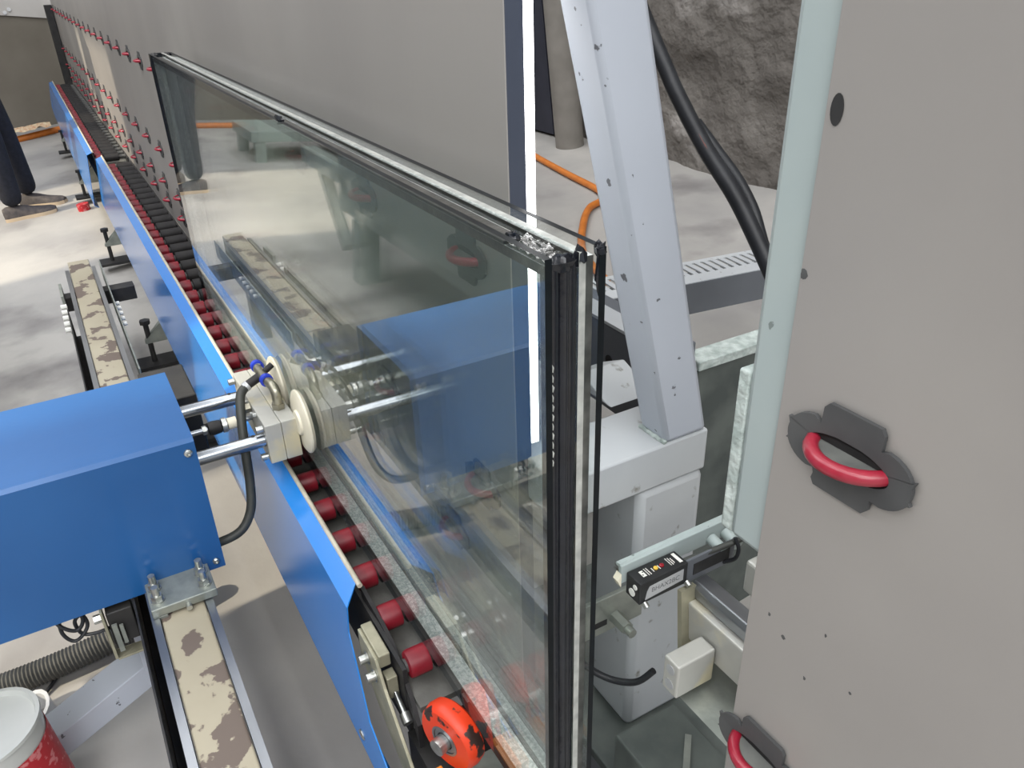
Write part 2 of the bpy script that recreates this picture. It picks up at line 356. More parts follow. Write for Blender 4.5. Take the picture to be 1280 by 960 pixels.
# black edge sealant of the first gap on the two short sides, smeared butyl along the top
prof = []
for k in range(25):
    t = k / 24; y = -0.2862 + (-0.3088 + 0.2862) * t
    prof.append((GX0 + 0.0015 - 0.0022 * abs(math.sin(t * math.pi * 3)) + 0.0012 * math.sin(t * 9), y))
prof += [(GX0 + 0.009, -0.3088), (GX0 + 0.009, -0.2862)]
part('edge_sealant', MB().prism(prof, 'z', GZ0 + 0.001, GZ1 - 0.003), 'sealant', gu, label='black polysulphide sealant filling the near edge')
part('edge_sealant', MB().box((GX1 - 0.009, -0.2862, GZ0 + 0.001), (GX1 + 0.001, -0.3088, GZ1 + 0.001)), 'sealant', gu, bevel=0.001)
part('edge_sealant', MB().box((GX1 - 0.007, -0.3152, GZ0 + 0.001), (GX1 + 0.001, -0.3268, GZ1 + 0.001)), 'sealant', gu, bevel=0.001)
part('butyl_film', MB().box((GX0 + 0.07, -0.2866, GZ1 - 0.009), (GX1 - 0.03, -0.3040, GZ1 - 0.0065)), 'butyl_film', gu, smooth=False)
cr = MB()
cr.blob((GX0 + 0.003, -0.296, GZ1 - 0.006), (0.006, 0.011, 0.007), 0.5, 1, 14)
cr.blob((GX0 + 0.003, -0.312, GZ1 - 0.004), (0.005, 0.005, 0.008), 0.6, 2)
cr.blob((GX0 + 0.004, -0.330, GZ1 - 0.003), (0.006, 0.004, 0.006), 0.6, 3)
cr.blob((GX0 + 0.002, -0.3285, GZ1 - 0.02), (0.002, 0.004, 0.016), 0.6, 4)
part('sealant_lump', cr, 'sealant', gu, label='glossy lump of black sealant on the near top corner')
for c, r, sd_ in (((0.509, -0.2925, GZ1 - 0.002), (0.008, 0.004, 0.004), 6), ((1.12, -0.284, GZ1 + 0.001), (0.010, 0.004, 0.005), 9), ((GX1 - 0.03, -0.290, GZ1), (0.02, 0.006, 0.003), 11), ((GX1 - 0.03, -0.318, GZ1), (0.02, 0.004, 0.003), 12)):
    part('sealant_crumb', MB().blob(c, r, 0.9, sd_, 12), 'sealant', gu)
fo = MB(); nf = 26
for row, (ya, yb) in enumerate(((-0.2870, -0.2955), (-0.2955, -0.3030), (-0.303, -0.3085))):
    vs = []
    for i in range(nf + 1):
        x = GX0 + 0.004 + 0.066 * i / nf
        for y in (ya, (ya + yb) / 2, yb):
            vs.append((x, y, GZ1 - 0.0055 + 0.0035 * noise.noise(Vector((x * 220, y * 400, row * 3)))))
    fo.raw(vs, [(i*3+j, i*3+3+j, i*3+4+j, i*3+1+j) for i in range(nf) for j in range(2)])
part('foil_tape', fo, 'foil', gu, label='crumpled silver foil tape on the near top corner')
fs = MB()  # white quads painting the background light that leaks past the sealant
for k in range(11):
    z = -0.27 - 0.0085 * k; w = 0.0012 + 0.0012 * random.random()
    fs.raw([(GX0 - 0.0002, -0.2858, z), (GX0 - 0.0002, -0.2858 - w, z - 0.003), (GX0 - 0.0002, -0.2858 - 0.0008, z - 0.007), (GX0 + 0.0015, -0.2858, z - 0.007)], [(0, 1, 2, 3)])

part('sealant_gap_light', fs, 'pane_edge_white', gu, smooth=False, label='pale unfilled slivers along the black sealant, background light painted white')

# ------------------------------------------------------------------ casters and back boards
BY = -0.370                                   # face of the boards
def arc(cx, cz, rx, rz, a0, a1, n):
    return [(cx + rx * math.cos(math.radians(a0 + (a1 - a0) * i / n)), cz + rz * math.sin(math.radians(a0 + (a1 - a0) * i / n))) for i in range(n + 1)]
def caster_outline():
    # plate with a round wing at each side and a tab above and below
    p = [(0.021, 0.015), (0.0205, 0.027), (0.017, 0.031), (-0.019, 0.031), (-0.0215, 0.027), (-0.0215, 0.017)]
    p += arc(-0.024, 0.0, 0.021, 0.0185, 95, 155, 6) + [(-0.0452, 0.009)] + arc(-0.024, 0, 0.0205, 0.018, 165, 196, 4) + [(-0.0452, -0.007)] + arc(-0.024, 0, 0.021, 0.0185, 204, 262, 6)
    p += [(-0.021, -0.0175), (-0.0205, -0.025), (-0.017, -0.029), (0.019, -0.029), (0.0215, -0.025), (0.0205, -0.021), (0.0215, -0.0175)]
    p += arc(0.024, 0, 0.021, 0.0185, 278, 338, 6) + [(0.0452, -0.007)] + arc(0.024, 0, 0.0205, 0.018, -16, 15, 4) + [(0.0452, 0.009)] + arc(0.024, 0, 0.021, 0.0185, 25, 84, 6)
    return p
def caster(parent, x, z):
    mb = MB(); out = caster_outline(); n = len(out); inn = []
    for (a, b) in out:
        t = math.atan2(b / 0.0155, a / 0.034); inn.append((0.030 * math.cos(t), 0.0115 * math.sin(t)))
    yf, yb = BY + 0.0035, BY + 0.0005
    vs = [(x + a, yf, z + b) for a, b in out] + [(x + a, yf, z + b) for a, b in inn] + [(x + a, yb, z + b) for a, b in out] + [(x + a, yb, z + b) for a, b in inn]
    fs = []
    for i in range(n):
        j = (i + 1) % n
        fs += [(i, j, n + j, n + i), (i, 2*n + i, 2*n + j, j), (n + i, n + j, 3*n + j, 3*n + i)]
    mb.raw(vs, fs)
    c = part('caster', mb, 'bracket_grey', parent, smooth=False)
    c.location = c.location
    w = MB().torus((x, BY - 0.0075, z + 0.001), (0, 0, 1), 0.0270, 0.0050, 30, 10, sq=1.0)
    part('wheel', w, 'red_wheel', c, label='red rubber wheel')
    part('hub', MB().cyl((x, BY - 0.0075, z - 0.002), (x, BY - 0.0075, z + 0.003), 0.0235, 20), 'hub_grey', c)
    part('recess', MB().prism([(x + 0.030 * math.cos(t * math.pi / 10), z + 0.0118 * math.sin(t * math.pi / 10)) for t in range(20)], 'y', BY + 0.0002, BY + 0.0009), 'recess', c)
    return c
fb = thing('backboard', 'long grey sheet backboard with rows of small casters behind the glass', 'board', (4.4, -0.39, -0.84))
part('sheet', MB().box((0.652, BY, -0.872), (8.42, BY - 0.0015, 0.62)), 'board', fb, smooth=False)
part('edge_profile', MB().box((0.652, BY - 0.0015, -0.872), (0.70, BY - 0.0205, 0.62)), 'board_edge', fb, smooth=False, bevel=0.0008, label='dark blue-grey end profile')
part('stiffener', MB().box((0.70, BY - 0.002, -0.80), (8.40, BY - 0.03, -0.74)), 'grey_dark', fb, smooth=False)
part('stiffener', MB().box((0.70, BY - 0.002, 0.52), (8.40, BY - 0.03, 0.60)), 'grey_dark', fb, smooth=False)
part('end_post', MB().box((8.36, BY + 0.002, -0.93), (8.46, BY + 0.06, -0.26)), 'black_steel', fb, bevel=0.004, label='black end post')
def caster_rows(parent, first, rows):
    src = first
    for (x0, z, n, dx) in rows:
        for k in range(n):
            x = x0 + k * dx
            copy_part(src, parent, (x - 0.745, 0, z + 0.288))
c0 = caster(fb, 0.745, -0.288)
caster_rows(fb, c0, [(1.055, -0.288, 24, 0.31), (0.737, -0.588, 25, 0.31), (0.834, -0.722, 25, 0.31), (2.40, -0.800, 19, 0.31)])
led = thing('light_strip', 'bright white vertical light strip on the end of the long backboard', 'light', (0.655, -0.395, -0.49))
part('diffuser', MB().box((0.652, -0.3912, -0.488), (0.662, -0.4005, 0.62)), 'led_white', led, smooth=False)
part('channel', MB().box((0.6622, -0.3908, -0.488), (0.668, -0.401, 0.62)), 'white_plastic', led, smooth=False)
nb = thing('backboard', 'near grey sheet backboard with two red casters at the right', 'board', (0.0, -0.39, -1.02))
part('sheet', MB().box((-0.75, BY, -1.02), (0.302, BY - 0.002, 0.62)), 'board', nb, smooth=False, bevel=0.0005)
part('frame_post', MB().box((0.286, BY - 0.004, -0.392), (0.3345, BY - 0.05, 0.62)), 'mint', nb, bevel=0.005, label='pale mint green frame post')
part('weld_strip', MB().box((0.3348, BY - 0.006, -0.392), (0.3460, BY - 0.05, -0.255)), 'mint_rough', nb, bevel=0.002)
part('frame_rail', MB().box((-0.75, BY - 0.004, -0.30), (0.285, BY - 0.04, -0.20)), 'mint', nb, bevel=0.004)
caster(nb, 0.246, -0.272); caster(nb, 0.268, -0.572); caster(nb, -0.066, -0.272); caster(nb, -0.046, -0.572)
pl = MB().prism([(0.2945 + 0.0042 * math.cos(t * math.pi / 9), -0.077 + 0.0085 * math.sin(t * math.pi / 9)) for t in range(18)], 'y', BY + 0.0002, BY + 0.0004)
part('screw_hole', pl, 'recess', nb, smooth=False)
for (x, z, w) in ((0.2995, -0.1715, 0.0026), (0.268, -0.44, 0.0016), (0.19, -0.08, 0.0015), (0.245, -0.46, 0.0012), (0.283, -0.43, 0.0012), (0.236, -0.41, 0.001), (0.21, -0.44, 0.001)):
    part('paint_chip', MB().blob((x, BY + 0.0001, z), (w, 0.0002, w * 1.4), 0.8, x * 50, 8), 'bracket_grey', nb)

# ------------------------------------------------------------------ roller conveyors
def conveyor(label, xa, xb, dy, first_roller, endcut):
    cv = thing('roller_conveyor', label, 'conveyor', ((xa + xb) / 2, -0.30 + dy, -1.0))
    part('bed_beam', MB().box((0.76 if endcut else xa, -0.240 + dy, -1.00), (xb, -0.246 + dy, -0.868)), 'black_steel', cv, smooth=False)
    part('bed_beam', MB().box((xa, -0.362, -1.00), (xb, -0.369, -0.872)), 'black_steel', cv, smooth=False)
    part('bed_pan', MB().box((0.72 if endcut else xa, -0.246 + dy, -0.915), (xb, -0.362, -0.905)), 'dark_pan', cv, smooth=False)
    zt = -0.832
    A = [(-0.238, zt), (-0.214, -0.866), (-0.184, -1.06), (-0.196, -1.075)]
    if endcut:
        poly = [(0.905, 0), (xb, 0)]
        cov = MB()
        # upper sloping lip
        cov.raw([(0.925, -0.238, zt), (xb, -0.238, zt), (xb, -0.209, -0.842), (0.890, -0.209, -0.842)], [(0, 1, 2, 3)])
        # main skirt: cut back at the near end, the lower strip running on
        sk = lambda z: -0.209 + (z + 0.842) / (-1.06 + 0.842) * 0.025
        pts = [(0.890, -0.842), (xb, -0.842), (xb, -1.06), (0.52, -1.06), (0.66, -1.035), (0.80, -0.985), (0.845, -0.93), (0.885, -0.885)]
        n0 = [(x, sk(z), z) for x, z in pts]
        cov.raw(n0, [tuple(range(len(n0)))])
        cov.raw([(0.52, -0.184, -1.06), (xb, -0.184, -1.06), (xb, -0.205, -1.068), (0.52, -0.205, -1.068)], [(0, 1, 2, 3)])
        o = part('side_cover', cov, 'blue_cover', cv, smooth=False, label='folded blue sheet cover')
        so = o.modifiers.new('t', 'SOLIDIFY'); so.thickness = 0.002; so.offset = -1
        tx = 0.912
    else:
        cov = MB(); n0 = []
        R_ = 0.25
        for i in range(13):                      # far end rounded off
            pass
        prof = [(-0.238 + dy, zt), (-0.209 + dy, -0.842), (-0.180 + dy, -1.10), (-0.20 + dy, -1.115)]
        xs_ = [xa + 0.03, xb - 0.25, xb - 0.10, xb]
        sc = [1, 1, 0.92, 0.72]
        for x, s_ in zip(xs_, sc):
            for (y, z) in prof: n0.append((x, y, zt + (z - zt) * s_))
        cov.raw(n0, [(i*4+j, i*4+4+j, i*4+5+j, i*4+1+j) for i in range(3) for j in range(3)])
        o = part('side_cover', cov, 'blue_cover', cv, smooth=False, label='folded blue sheet cover')
        so = o.modifiers.new('t', 'SOLIDIFY'); so.thickness = 0.002; so.offset = -1
        tx = xa + 0.03
    part('cover_trim', MB().cyl((tx, -0.2395 + dy, zt + 0.001), (xb, -0.2395 + dy, zt + 0.001), 0.0042, 10), 'cream_trim', cv, label='cream plastic edge trim')
    src = None; x = first_roller
    while x < xb - 0.03:
        if src is None:
            src = part('roller', MB().cyl((x, -0.247 + dy, -0.874), (x, -0.361, -0.874), 0.010, 12), 'grey_roller', cv)
            part('red_sleeve', MB().lathe((x, -0.250 + dy, -0.874), (0, -1, 0), [(0.011, 0), (0.019, 0.0015), (0.0205, 0.006), (0.0205, 0.032), (0.011, 0.034)], 12), 'red_rubber', src)
            part('black_sleeve', MB().lathe((x, -0.288 + dy, -0.874), (0, -1, 0), [(0.010, 0), (0.0195, 0.002), (0.0195, 0.070), (0.010, 0.072)], 12), 'black_rubber', src)
            xs0 = x
        else: copy_part(src, cv, (x - xs0, 0, 0))
        x += 0.102
    # levelling feet under the cover
    for x in ([2.25, 2.86, 4.15] if endcut else [5.6, 7.2]):
        lg = part('leg', MB().box((x - 0.05, -0.27, -1.17), (x + 0.05, -0.33, -1.0)), 'zinc', cv, smooth=False, bevel=0.003)
        part('foot_bracket', MB().prism([(-0.27, -1.17), (-0.13, -1.17), (-0.13, -1.16), (-0.255, -1.04), (-0.27, -1.04)], 'x', x - 0.012, x + 0.012), 'zinc', lg, smooth=False)
        part('foot_bolt', MB().cyl((x, -0.145, -1.25), (x, -0.145, -1.09), 0.009, 10).cyl((x, -0.145, -1.10), (x, -0.145, -1.085), 0.018, 6), 'black_steel', lg)
        part('foot_pad', MB().box((x - 0.05, -0.09, -1.255), (x + 0.05, -0.33, -1.243)), 'black_steel', lg, smooth=False)
    return cv
cv1 = conveyor('nearer roller conveyor with bright blue side cover carrying the glass unit', 0.56, 4.56, 0.0, 0.772, True)
cv2 = conveyor('farther roller conveyor with blue side cover beyond the gap, near the back wall', 4.66, 8.15, 0.03, 4.72, False)
part('under_wheel_block', MB().box((0.40, -0.235, -1.10), (0.758, -0.362, -0.988)), 'black_steel', cv1, smooth=False)  # plain dark block filling the space beneath the guide wheel
for (x, z) in ((0.83, -1.04), (0.73, -1.045)):
    b_ = MB().blob((x, -0.186, z), (0.011, 0.003, 0.006), 0.1, x, 12); part('cover_screw', b_, 'bolt', cv1)

# end bracket with bolts, curved black guard and orange guide wheel
br = thing('stop_bracket', 'zinc-plated bracket with socket bolts at the near end of the blue cover', 'bracket', (0.80, -0.215, -1.0))
part('plate', MB().prism([(0.868, -0.868), (0.800, -0.868), (0.775, -0.905), (0.640, -1.04), (0.72, -1.04), (0.82, -0.97), (0.868, -0.92)], 'y', -0.214, -0.219), 'zinc_yellow', br, smooth=False, bevel=0.001)
part('clamp_block', MB().box((0.868, -0.219, -0.885), (0.795, -0.236, -0.862)).box((0.80, -0.222, -0.895), (0.780, -0.238, -0.935)), 'zinc_yellow', br, smooth=False, bevel=0.0015)
for (x, z) in ((0.832, -0.893), (0.806, -0.905)):
    part('bolt', bolt(MB(), (x, -0.2135, z), (0, 1, 0), 0.0075, 0.013, n=12).cyl((x, -0.2135, z), (x, -0.212, z), 0.010, 14), 'bolt', br)
part('socket_screw', MB().cyl((0.788, -0.232, -0.925), (0.752, -0.232, -0.940), 0.0045, 10).cyl((0.752, -0.232, -0.940), (0.738, -0.232, -0.946), 0.008, 14), 'bolt', br)
gd = MB(); n0 = []
path = [(0.925, -0.246, -0.845), (0.90, -0.247, -0.852), (0.86, -0.249, -0.862), (0.82, -0.249, -0.872), (0.78, -0.246, -0.885), (0.74, -0.242, -0.905), (0.71, -0.238, -0.925)]
for (x, y, z) in path: n0 += [(x, y + 0.003, z), (x, y - 0.003, z), (x, y - 0.003, z - 0.045), (x, y + 0.003, z - 0.045)]
gd.raw(n0, [(i*4+j, i*4+4+j, i*4+4+(j+1)%4, i*4+(j+1)%4) for i in range(len(path)-1) for j in range(4)] + [(3, 2, 1, 0), tuple(range(len(n0)-4, len(n0)))])
solo('roller_guard', gd, 'black_rubber', 'curved black rubber guard strip beside the last red rollers', 'guard')
ow = thing('guide_wheel', 'bright orange scuffed guide wheel under the near bottom edge of the glass', 'wheel', (0.652, -0.262, -0.96))
wc = Vector((0.652, -0.262, -0.893))
wa = Vector((-0.32, 0.947, 0.0)).normalized()
part('tyre', MB().lathe(wc, wa, [(0.0225, -0.015), (0.042, -0.015), (0.047, -0.011), (0.049, 0.0), (0.047, 0.010), (0.043, 0.0145), (0.0225, 0.0155), (0.0225, -0.015)], 40), 'orange_wheel', ow)
part('bearing', MB().ring(wc + wa * 0.0125, wa, 0.0225, 0.019, 0.007, 28).ring(wc + wa * 0.010, wa, 0.0185, 0.013, 0.010, 28), 'steel_rail', ow)
part('axle', MB().cyl(wc - wa * 0.03, wc + wa * 0.030, 0.0115, 20), 'bolt', ow)
part('mount', MB().box((0.655, -0.225, -0.99), (0.60, -0.243, -0.945)).box((0.60, -0.225, -1.0), (0.655, -0.30, -0.985)), 'orange_paint', ow, smooth=False, bevel=0.002)
part('mount_plate', MB().box((0.66, -0.20, -0.985), (0.55, -0.36, -0.972)), 'zinc', ow, smooth=False, bevel=0.001)

# ------------------------------------------------------------------ blue filling head on its guide beam
bx = thing('filling_carriage', 'blue sheet-metal carriage with two chrome rods and a nozzle head pressed to the glass', 'machine', (1.365, 0.2, -0.95))
hs = MB(); hy0, hy1 = -0.087, 0.80
sec = [(1.225, -0.952), (1.225, -0.688), (1.231, -0.682), (1.500, -0.680), (1.506, -0.686), (1.506, -0.952)]
hs.raw([(x, hy0, z) for x, z in sec] + [(x, hy1, z) for x, z in sec], [(i, i+1, 6+i+1, 6+i) for i in range(5)])
ho = part('housing', hs, 'blue_paint', bx, smooth=False); so = ho.modifiers.new('t', 'SOLIDIFY'); so.thickness = 0.003; so.offset = -1
part('end_plate', MB().box((1.23, -0.075, -0.945), (1.50, -0.079, -0.688)), 'grey_dark', bx, smooth=False)
part('end_plate', MB().box((1.23, 0.79, -0.945), (1.50, 0.785, -0.688)), 'grey_dark', bx, smooth=False)
part('housing_screw', MB().lathe((1.2245, -0.074, -0.706), (-1, 0, 0), [(0.0072, 0), (0.0066, 0.003), (0.004, 0.0045), (0.0032, 0.0045), (0.0032, 0.002), (0, 0.002)], 18), 'bolt', bx)
part('housing_screw', MB().lathe((1.2245, -0.073, -0.935), (-1, 0, 0), [(0.0062, 0), (0.0056, 0.003), (0.004, 0.0045), (0.0032, 0.0045), (0.0032, 0.002), (0, 0.002)], 18), 'bolt', bx)
part('bottom_plate', MB().box((1.235, -0.07, -0.952), (1.495, 0.78, -0.944)), 'grey_dark', bx, smooth=False)
RZ = -0.748
for rx in (1.268, 1.452):
    r = part('guide_rod', MB().cyl((rx, -0.03, RZ), (rx, -0.206, RZ), 0.0125, 24), 'chrome', bx)
    part('drilled_hole', MB().cyl((rx + 0.001, -0.186, RZ + 0.0118), (rx + 0.001, -0.186, RZ + 0.0129), 0.0035, 12), 'recess', r)
pr = part('piston_rod', MB().cyl((1.36, -0.07, RZ), (1.36, -0.206, RZ), 0.005, 14), 'chrome', bx)
part('rod_nut', MB().cyl((1.36, -0.115, RZ), (1.36, -0.122, RZ), 0.009, 6).cyl((1.36, -0.150, RZ), (1.36, -0.158, RZ), 0.014, 20), 'bolt', pr)
part('rod_boot', MB().lathe((1.36, -0.124, RZ), (0, -1, 0), [(0.006, 0), (0.012, 0.002), (0.0135, 0.01), (0.012, 0.024), (0.006, 0.026)], 18), 'black_rubber', pr)
part('rod_clevis', MB().cyl((1.36, -0.160, RZ), (1.36, -0.176, RZ), 0.011, 18), 'nylon', pr)
nh = part('nozzle_block', MB().box((1.247, -0.205, -0.789), (1.488, -0.2335, -0.711)), 'block_alu', bx, smooth=False, bevel=0.0015)
part('nozzle_block', MB().box((1.247, -0.2340, -0.789), (1.488, -0.262, -0.711)), 'block_alu', bx, smooth=False, bevel=0.0015)
for (x, z) in ((1.262, -0.722), (1.262, -0.779), (1.474, -0.722)):
    part('clamp_bolt', MB().cyl((x, -0.204, z), (x, -0.192, z), 0.0065, 12), 'bolt', bx)
for dx in (1.243, 1.402):
    part('nylon_disc', MB().lathe((dx, -0.268, -0.719), (0, -1, 0), [(0.0, -0.008), (0.022, -0.008), (0.024, -0.004), (0.052, -0.003), (0.058, 0.0), (0.059, 0.003), (0.056, 0.008), (0.03, 0.0095), (0.0, 0.0095)], 40), 'nylon', bx, label='cream nylon disc touching the glass')
ft = part('air_fitting', MB().cyl((1.300, -0.245, -0.712), (1.300, -0.245, -0.700), 0.012, 6).cyl((1.300, -0.245, -0.700), (1.300, -0.245, -0.684), 0.009, 16).tube([(1.300, -0.245, -0.690), (1.302, -0.245, -0.678), (1.312, -0.244, -0.672), (1.335, -0.242, -0.672)], 0.009, 14)
          .cyl((1.345, -0.241, -0.672), (1.400, -0.239, -0.672), 0.0085, 16), 'brass_nickel', bx)
for x in (1.338, 1.405):
    part('blue_collar', MB().lathe((x, -0.241, -0.672), (1, 0, 0), [(0.008, 0), (0.012, 0.001), (0.012, 0.010), (0.008, 0.012)], 18), 'blue_collar', ft)
part('tee_branch', MB().cyl((1.372, -0.238, -0.674), (1.368, -0.212, -0.684), 0.0085, 14).cyl((1.372, -0.246, -0.668), (1.376, -0.262, -0.66), 0.006, 12), 'black_rubber', ft)
part('blue_collar', MB().cyl((1.368, -0.212, -0.684), (1.367, -0.204, -0.688), 0.0095, 14), 'print_silver', ft)
part('air_hose', MB().tube([(1.368, -0.208, -0.686), (1.355, -0.192, -0.697), (1.325, -0.180, -0.735), (1.300, -0.172, -0.785), (1.285, -0.166, -0.84), (1.27, -0.155, -0.885), (1.26, -0.13, -0.915), (1.26, -0.09, -0.925), (1.27, -0.05, -0.928)], 0.0085, 12), 'hose_dark', bx)
vf = part('valve_fitting', MB().cyl((1.352, -0.204, -0.722), (1.352, -0.188, -0.722), 0.010, 6).cyl((1.352, -0.19, -0.722), (1.335, -0.182, -0.74), 0.007, 12), 'brass_nickel', bx)
for k in range(5):
    part('small_screw', MB().cyl((1.31 + 0.025 * k, -0.205, -0.718 - 0.01 * (k % 2)), (1.31 + 0.025 * k, -0.199, -0.718 - 0.01 * (k % 2)), 0.0045, 8), 'bolt', nh)
part('motor', MB().box((1.530, -0.045, -0.90), (1.690, -0.135, -0.755)), 'black_steel', bx, bevel=0.003, label='black motor box behind the blue housing')
cb = part('carriage_plate', MB().box((1.150, 0.047, -0.950), (1.46, -0.058, -0.934)), 'zinc', bx, smooth=False, bevel=0.0015)
part('carriage_lip', MB().box((1.150, 0.047, -0.972), (1.185, 0.024, -0.9505)), 'zinc', cb, smooth=False, bevel=0.001)
for (x, y) in ((1.205, 0.033), (1.172, 0.033), (1.205, -0.043), (1.172, -0.043)):
    part('carriage_bolt', MB().cyl((x, y, -0.934), (x, y, -0.931), 0.011, 16).cyl((x, y, -0.931), (x, y, -0.921), 0.0095, 6).cyl((x, y, -0.921), (x, y, -0.905), 0.006, 12), 'bolt', cb)
part('grub_screw', MB().cyl((1.150, -0.010, -0.947), (1.141, -0.010, -0.947), 0.005, 10), 'bolt', cb)
sb_ = part('limit_bracket', MB().box((1.215, 0.120, -1.06), (1.24, 0.124, -0.953)).box((1.215, 0.120, -1.064), (1.24, 0.075, -1.060)), 'zinc_yellow', bx, smooth=False, bevel=0.0008)
part('limit_switch', MB().box((1.222, 0.117, -1.035), (1.26, 0.076, -0.965)), 'black_steel', sb_, bevel=0.002)
part('switch_tab', MB().box((1.212, 0.113, -1.045), (1.217, 0.105, -0.985)).box((1.212, 0.102, -1.03), (1.217, 0.096, -0.99)), 'zinc', sb_, smooth=False)
part('bracket_bolt', MB().cyl((1.228, 0.124, -0.972), (1.228, 0.136, -0.972), 0.008, 6), 'bolt', sb_)
cb2 = MB()
cb2.tube([(1.25, 0.185, -0.95), (1.24, 0.187, -0.985), (1.235, 0.175, -1.005), (1.235, 0.16, -1.0), (1.24, 0.148, -0.985), (1.245, 0.152, -0.965), (1.245, 0.165, -0.975), (1.24, 0.160, -1.0), (1.235, 0.140, -1.005), (1.23, 0.118, -1.0)], 0.0032, 8)
cb2.tube([(1.25, 0.155, -0.95), (1.24, 0.152, -0.972), (1.235, 0.162, -0.985), (1.235, 0.175, -0.98), (1.24, 0.188, -0.965), (1.25, 0.192, -0.95)], 0.0032, 8)
part('cable_loop', cb2, 'hose_black', bx)

gb = thing('guide_beam', 'beige rust-patched beam with steel rails that the blue carriage rides on', 'beam', (1.8, 0.0, -1.06))
part('beam', MB().box((0.30, -0.0345, -1.06), (3.265, 0.0365, -0.956)), 'beige_rust', gb, smooth=False, bevel=0.003)
part('rail', MB().prism([(0.038, -0.951), (0.0505, -0.951), (0.0505, -0.958), (0.047, -0.964), (0.0505, -0.972), (0.0505, -0.985), (0.038, -0.985)], 'x', 0.30, 3.15), 'steel_rail', gb, smooth=False)
part('rail', MB().prism([(-0.036, -0.951), (-0.0485, -0.951), (-0.0485, -0.958), (-0.045, -0.964), (-0.0485, -0.972), (-0.0485, -0.985), (-0.036, -0.985)], 'x', 0.30, 3.15), 'steel_rail', gb, smooth=False)
part('side_plate', MB().box((0.30, 0.068, -1.06), (2.75, 0.0715, -0.955)).box((0.30, 0.0505, -1.06), (2.75, 0.068, -1.05)), 'black_steel', gb, smooth=False, bevel=0.0008)
part('side_plate', MB().box((2.20, -0.066, -1.04), (3.26, -0.0705, -0.968)), 'zinc', gb, smooth=False, bevel=0.0008)
part('cross_bar', MB().box((2.98, 0.075, -1.045), (3.035, -0.15, -0.995)), 'black_steel', gb, smooth=False, bevel=0.002)
part('cross_bar', MB().box((0.42, 0.10, -1.10), (0.48, -0.15, -1.06)), 'black_steel', gb, smooth=False, bevel=0.002)
part('end_clip', MB().box((2.92, 0.073, -1.02), (3.06, 0.082, -0.965)).box((2.70, 0.073, -1.02), (2.93, 0.078, -1.0)), 'zinc', gb, smooth=False, bevel=0.001)
for k in range(5):
    part('rail_bolt', MB().cyl((2.88 - 0.055 * k, 0.072, -0.99), (2.88 - 0.055 * k, 0.090, -0.99), 0.009, 8), 'print_white', gb)
    part('rail_bolt', MB().cyl((2.80 - 0.05 * k, -0.071, -0.985), (2.80 - 0.05 * k, -0.082, -0.985), 0.007, 8), 'print_white', gb)
for x in (0.45, 3.0):
    part('leg', MB().box((x - 0.03, 0.03, -1.33), (x + 0.03, -0.03, -1.06)), 'grey_dark', gb, smooth=False, bevel=0.003)
# stay bar and floor-side machine parts
st = thing('machine_brace', 'sloping grey painted brace bar below the blue carriage', 'brace', (1.23, 0.2, -1.3))
part('bar', MB().bar((1.315, 0.075, -1.175), (1.292, 0.42, -1.325), 0.05, 0.075, (1, 0, 0)), 'grey_paint', st, smooth=False, bevel=0.002)
part('gusset', MB().box((1.27, 0.092, -1.20), (1.36, 0.075, -1.04)), 'grey_paint', st, smooth=False, bevel=0.002)

# ------------------------------------------------------------------ grey frame between the boards
fr = thing('machine_frame', 'grey painted square-tube frame with leaning post between the two backboards', 'frame', (0.635, -0.55, -0.97))  # frame of the sealing machine, standing in the gap
def leanbox(x0, x1, b0, b1, t0, t1):  # (y,z) bottom pair to top pair
    return MB().raw([(x0, b0[0], b0[1]), (x1, b0[0], b0[1]), (x1, b1[0], b1[1]), (x0, b1[0], b1[1]), (x0, t0[0], t0[1]), (x1, t0[0], t0[1]), (x1, t1[0], t1[1]), (x0, t1[0], t1[1])],
                    [(0,1,2,3),(4,5,6,7),(0,1,5,4),(1,2,6,5),(2,3,7,6),(3,0,4,7)])
k_ = (0.119 / 0.468)
part('post', leanbox(0.588, 0.636, (-0.535, -0.505), (-0.597, -0.505), (-0.535 + k_ * 1.1, 0.595), (-0.597 + k_ * 1.1, 0.595)), 'grey_paint', fr, bevel=0.006, label='leaning grey post with paint chips')
part('crossbeam', MB().box((0.588, -0.600, -0.562), (0.678, -0.385, -0.505)), 'grey_dirty', fr, bevel=0.003)
part('column', MB().box((0.588, -0.6005, -0.972), (0.678, -0.500, -0.5625)), 'grey_dirty', fr, bevel=0.010)
part('weld_bead', MB().tube([(0.589 + 0.047 * i / 12, -0.534, -0.5035 + 0.001 * math.sin(i * 2)) for i in range(13)], 0.003, 8, 2), 'mint_rough', fr)
part('base_plate', MB().box((0.40, -0.44, -0.990), (0.90, -0.78, -0.9725)), 'dark_mottled', fr, smooth=False, bevel=0.002)
part('base_leg', MB().box((0.60, -0.50, -1.24), (0.70, -0.62, -0.9905)), 'grey_dark', fr, smooth=False)
part('side_wedge', MB().prism([(0.690, -0.5045), (0.80, -0.5045), (0.755, -0.482)], 'y', -0.530, -0.60), 'grey_dirty', fr, smooth=False, bevel=0.002)
sl = part('slotted_bracket', MB().box((0.560, -0.385, -0.725), (0.566, -0.490, -0.670)), 'zinc', fr, smooth=False, bevel=0.001)
part('slot', MB().box((0.5592, -0.413, -0.712), (0.5603, -0.436, -0.704)), 'recess', sl, smooth=False)
part('bracket_bolt', MB().cyl((0.560, -0.448, -0.705), (0.535, -0.448, -0.705), 0.0085, 6).cyl((0.535, -0.448, -0.705), (0.525, -0.448, -0.705), 0.006, 12), 'zinc', sl)
cab = thing('base_cabinet', 'dark mottled sheet-metal cabinet with pale top bar behind the mint post', 'cabinet', (0.98, -0.97, -1.2))
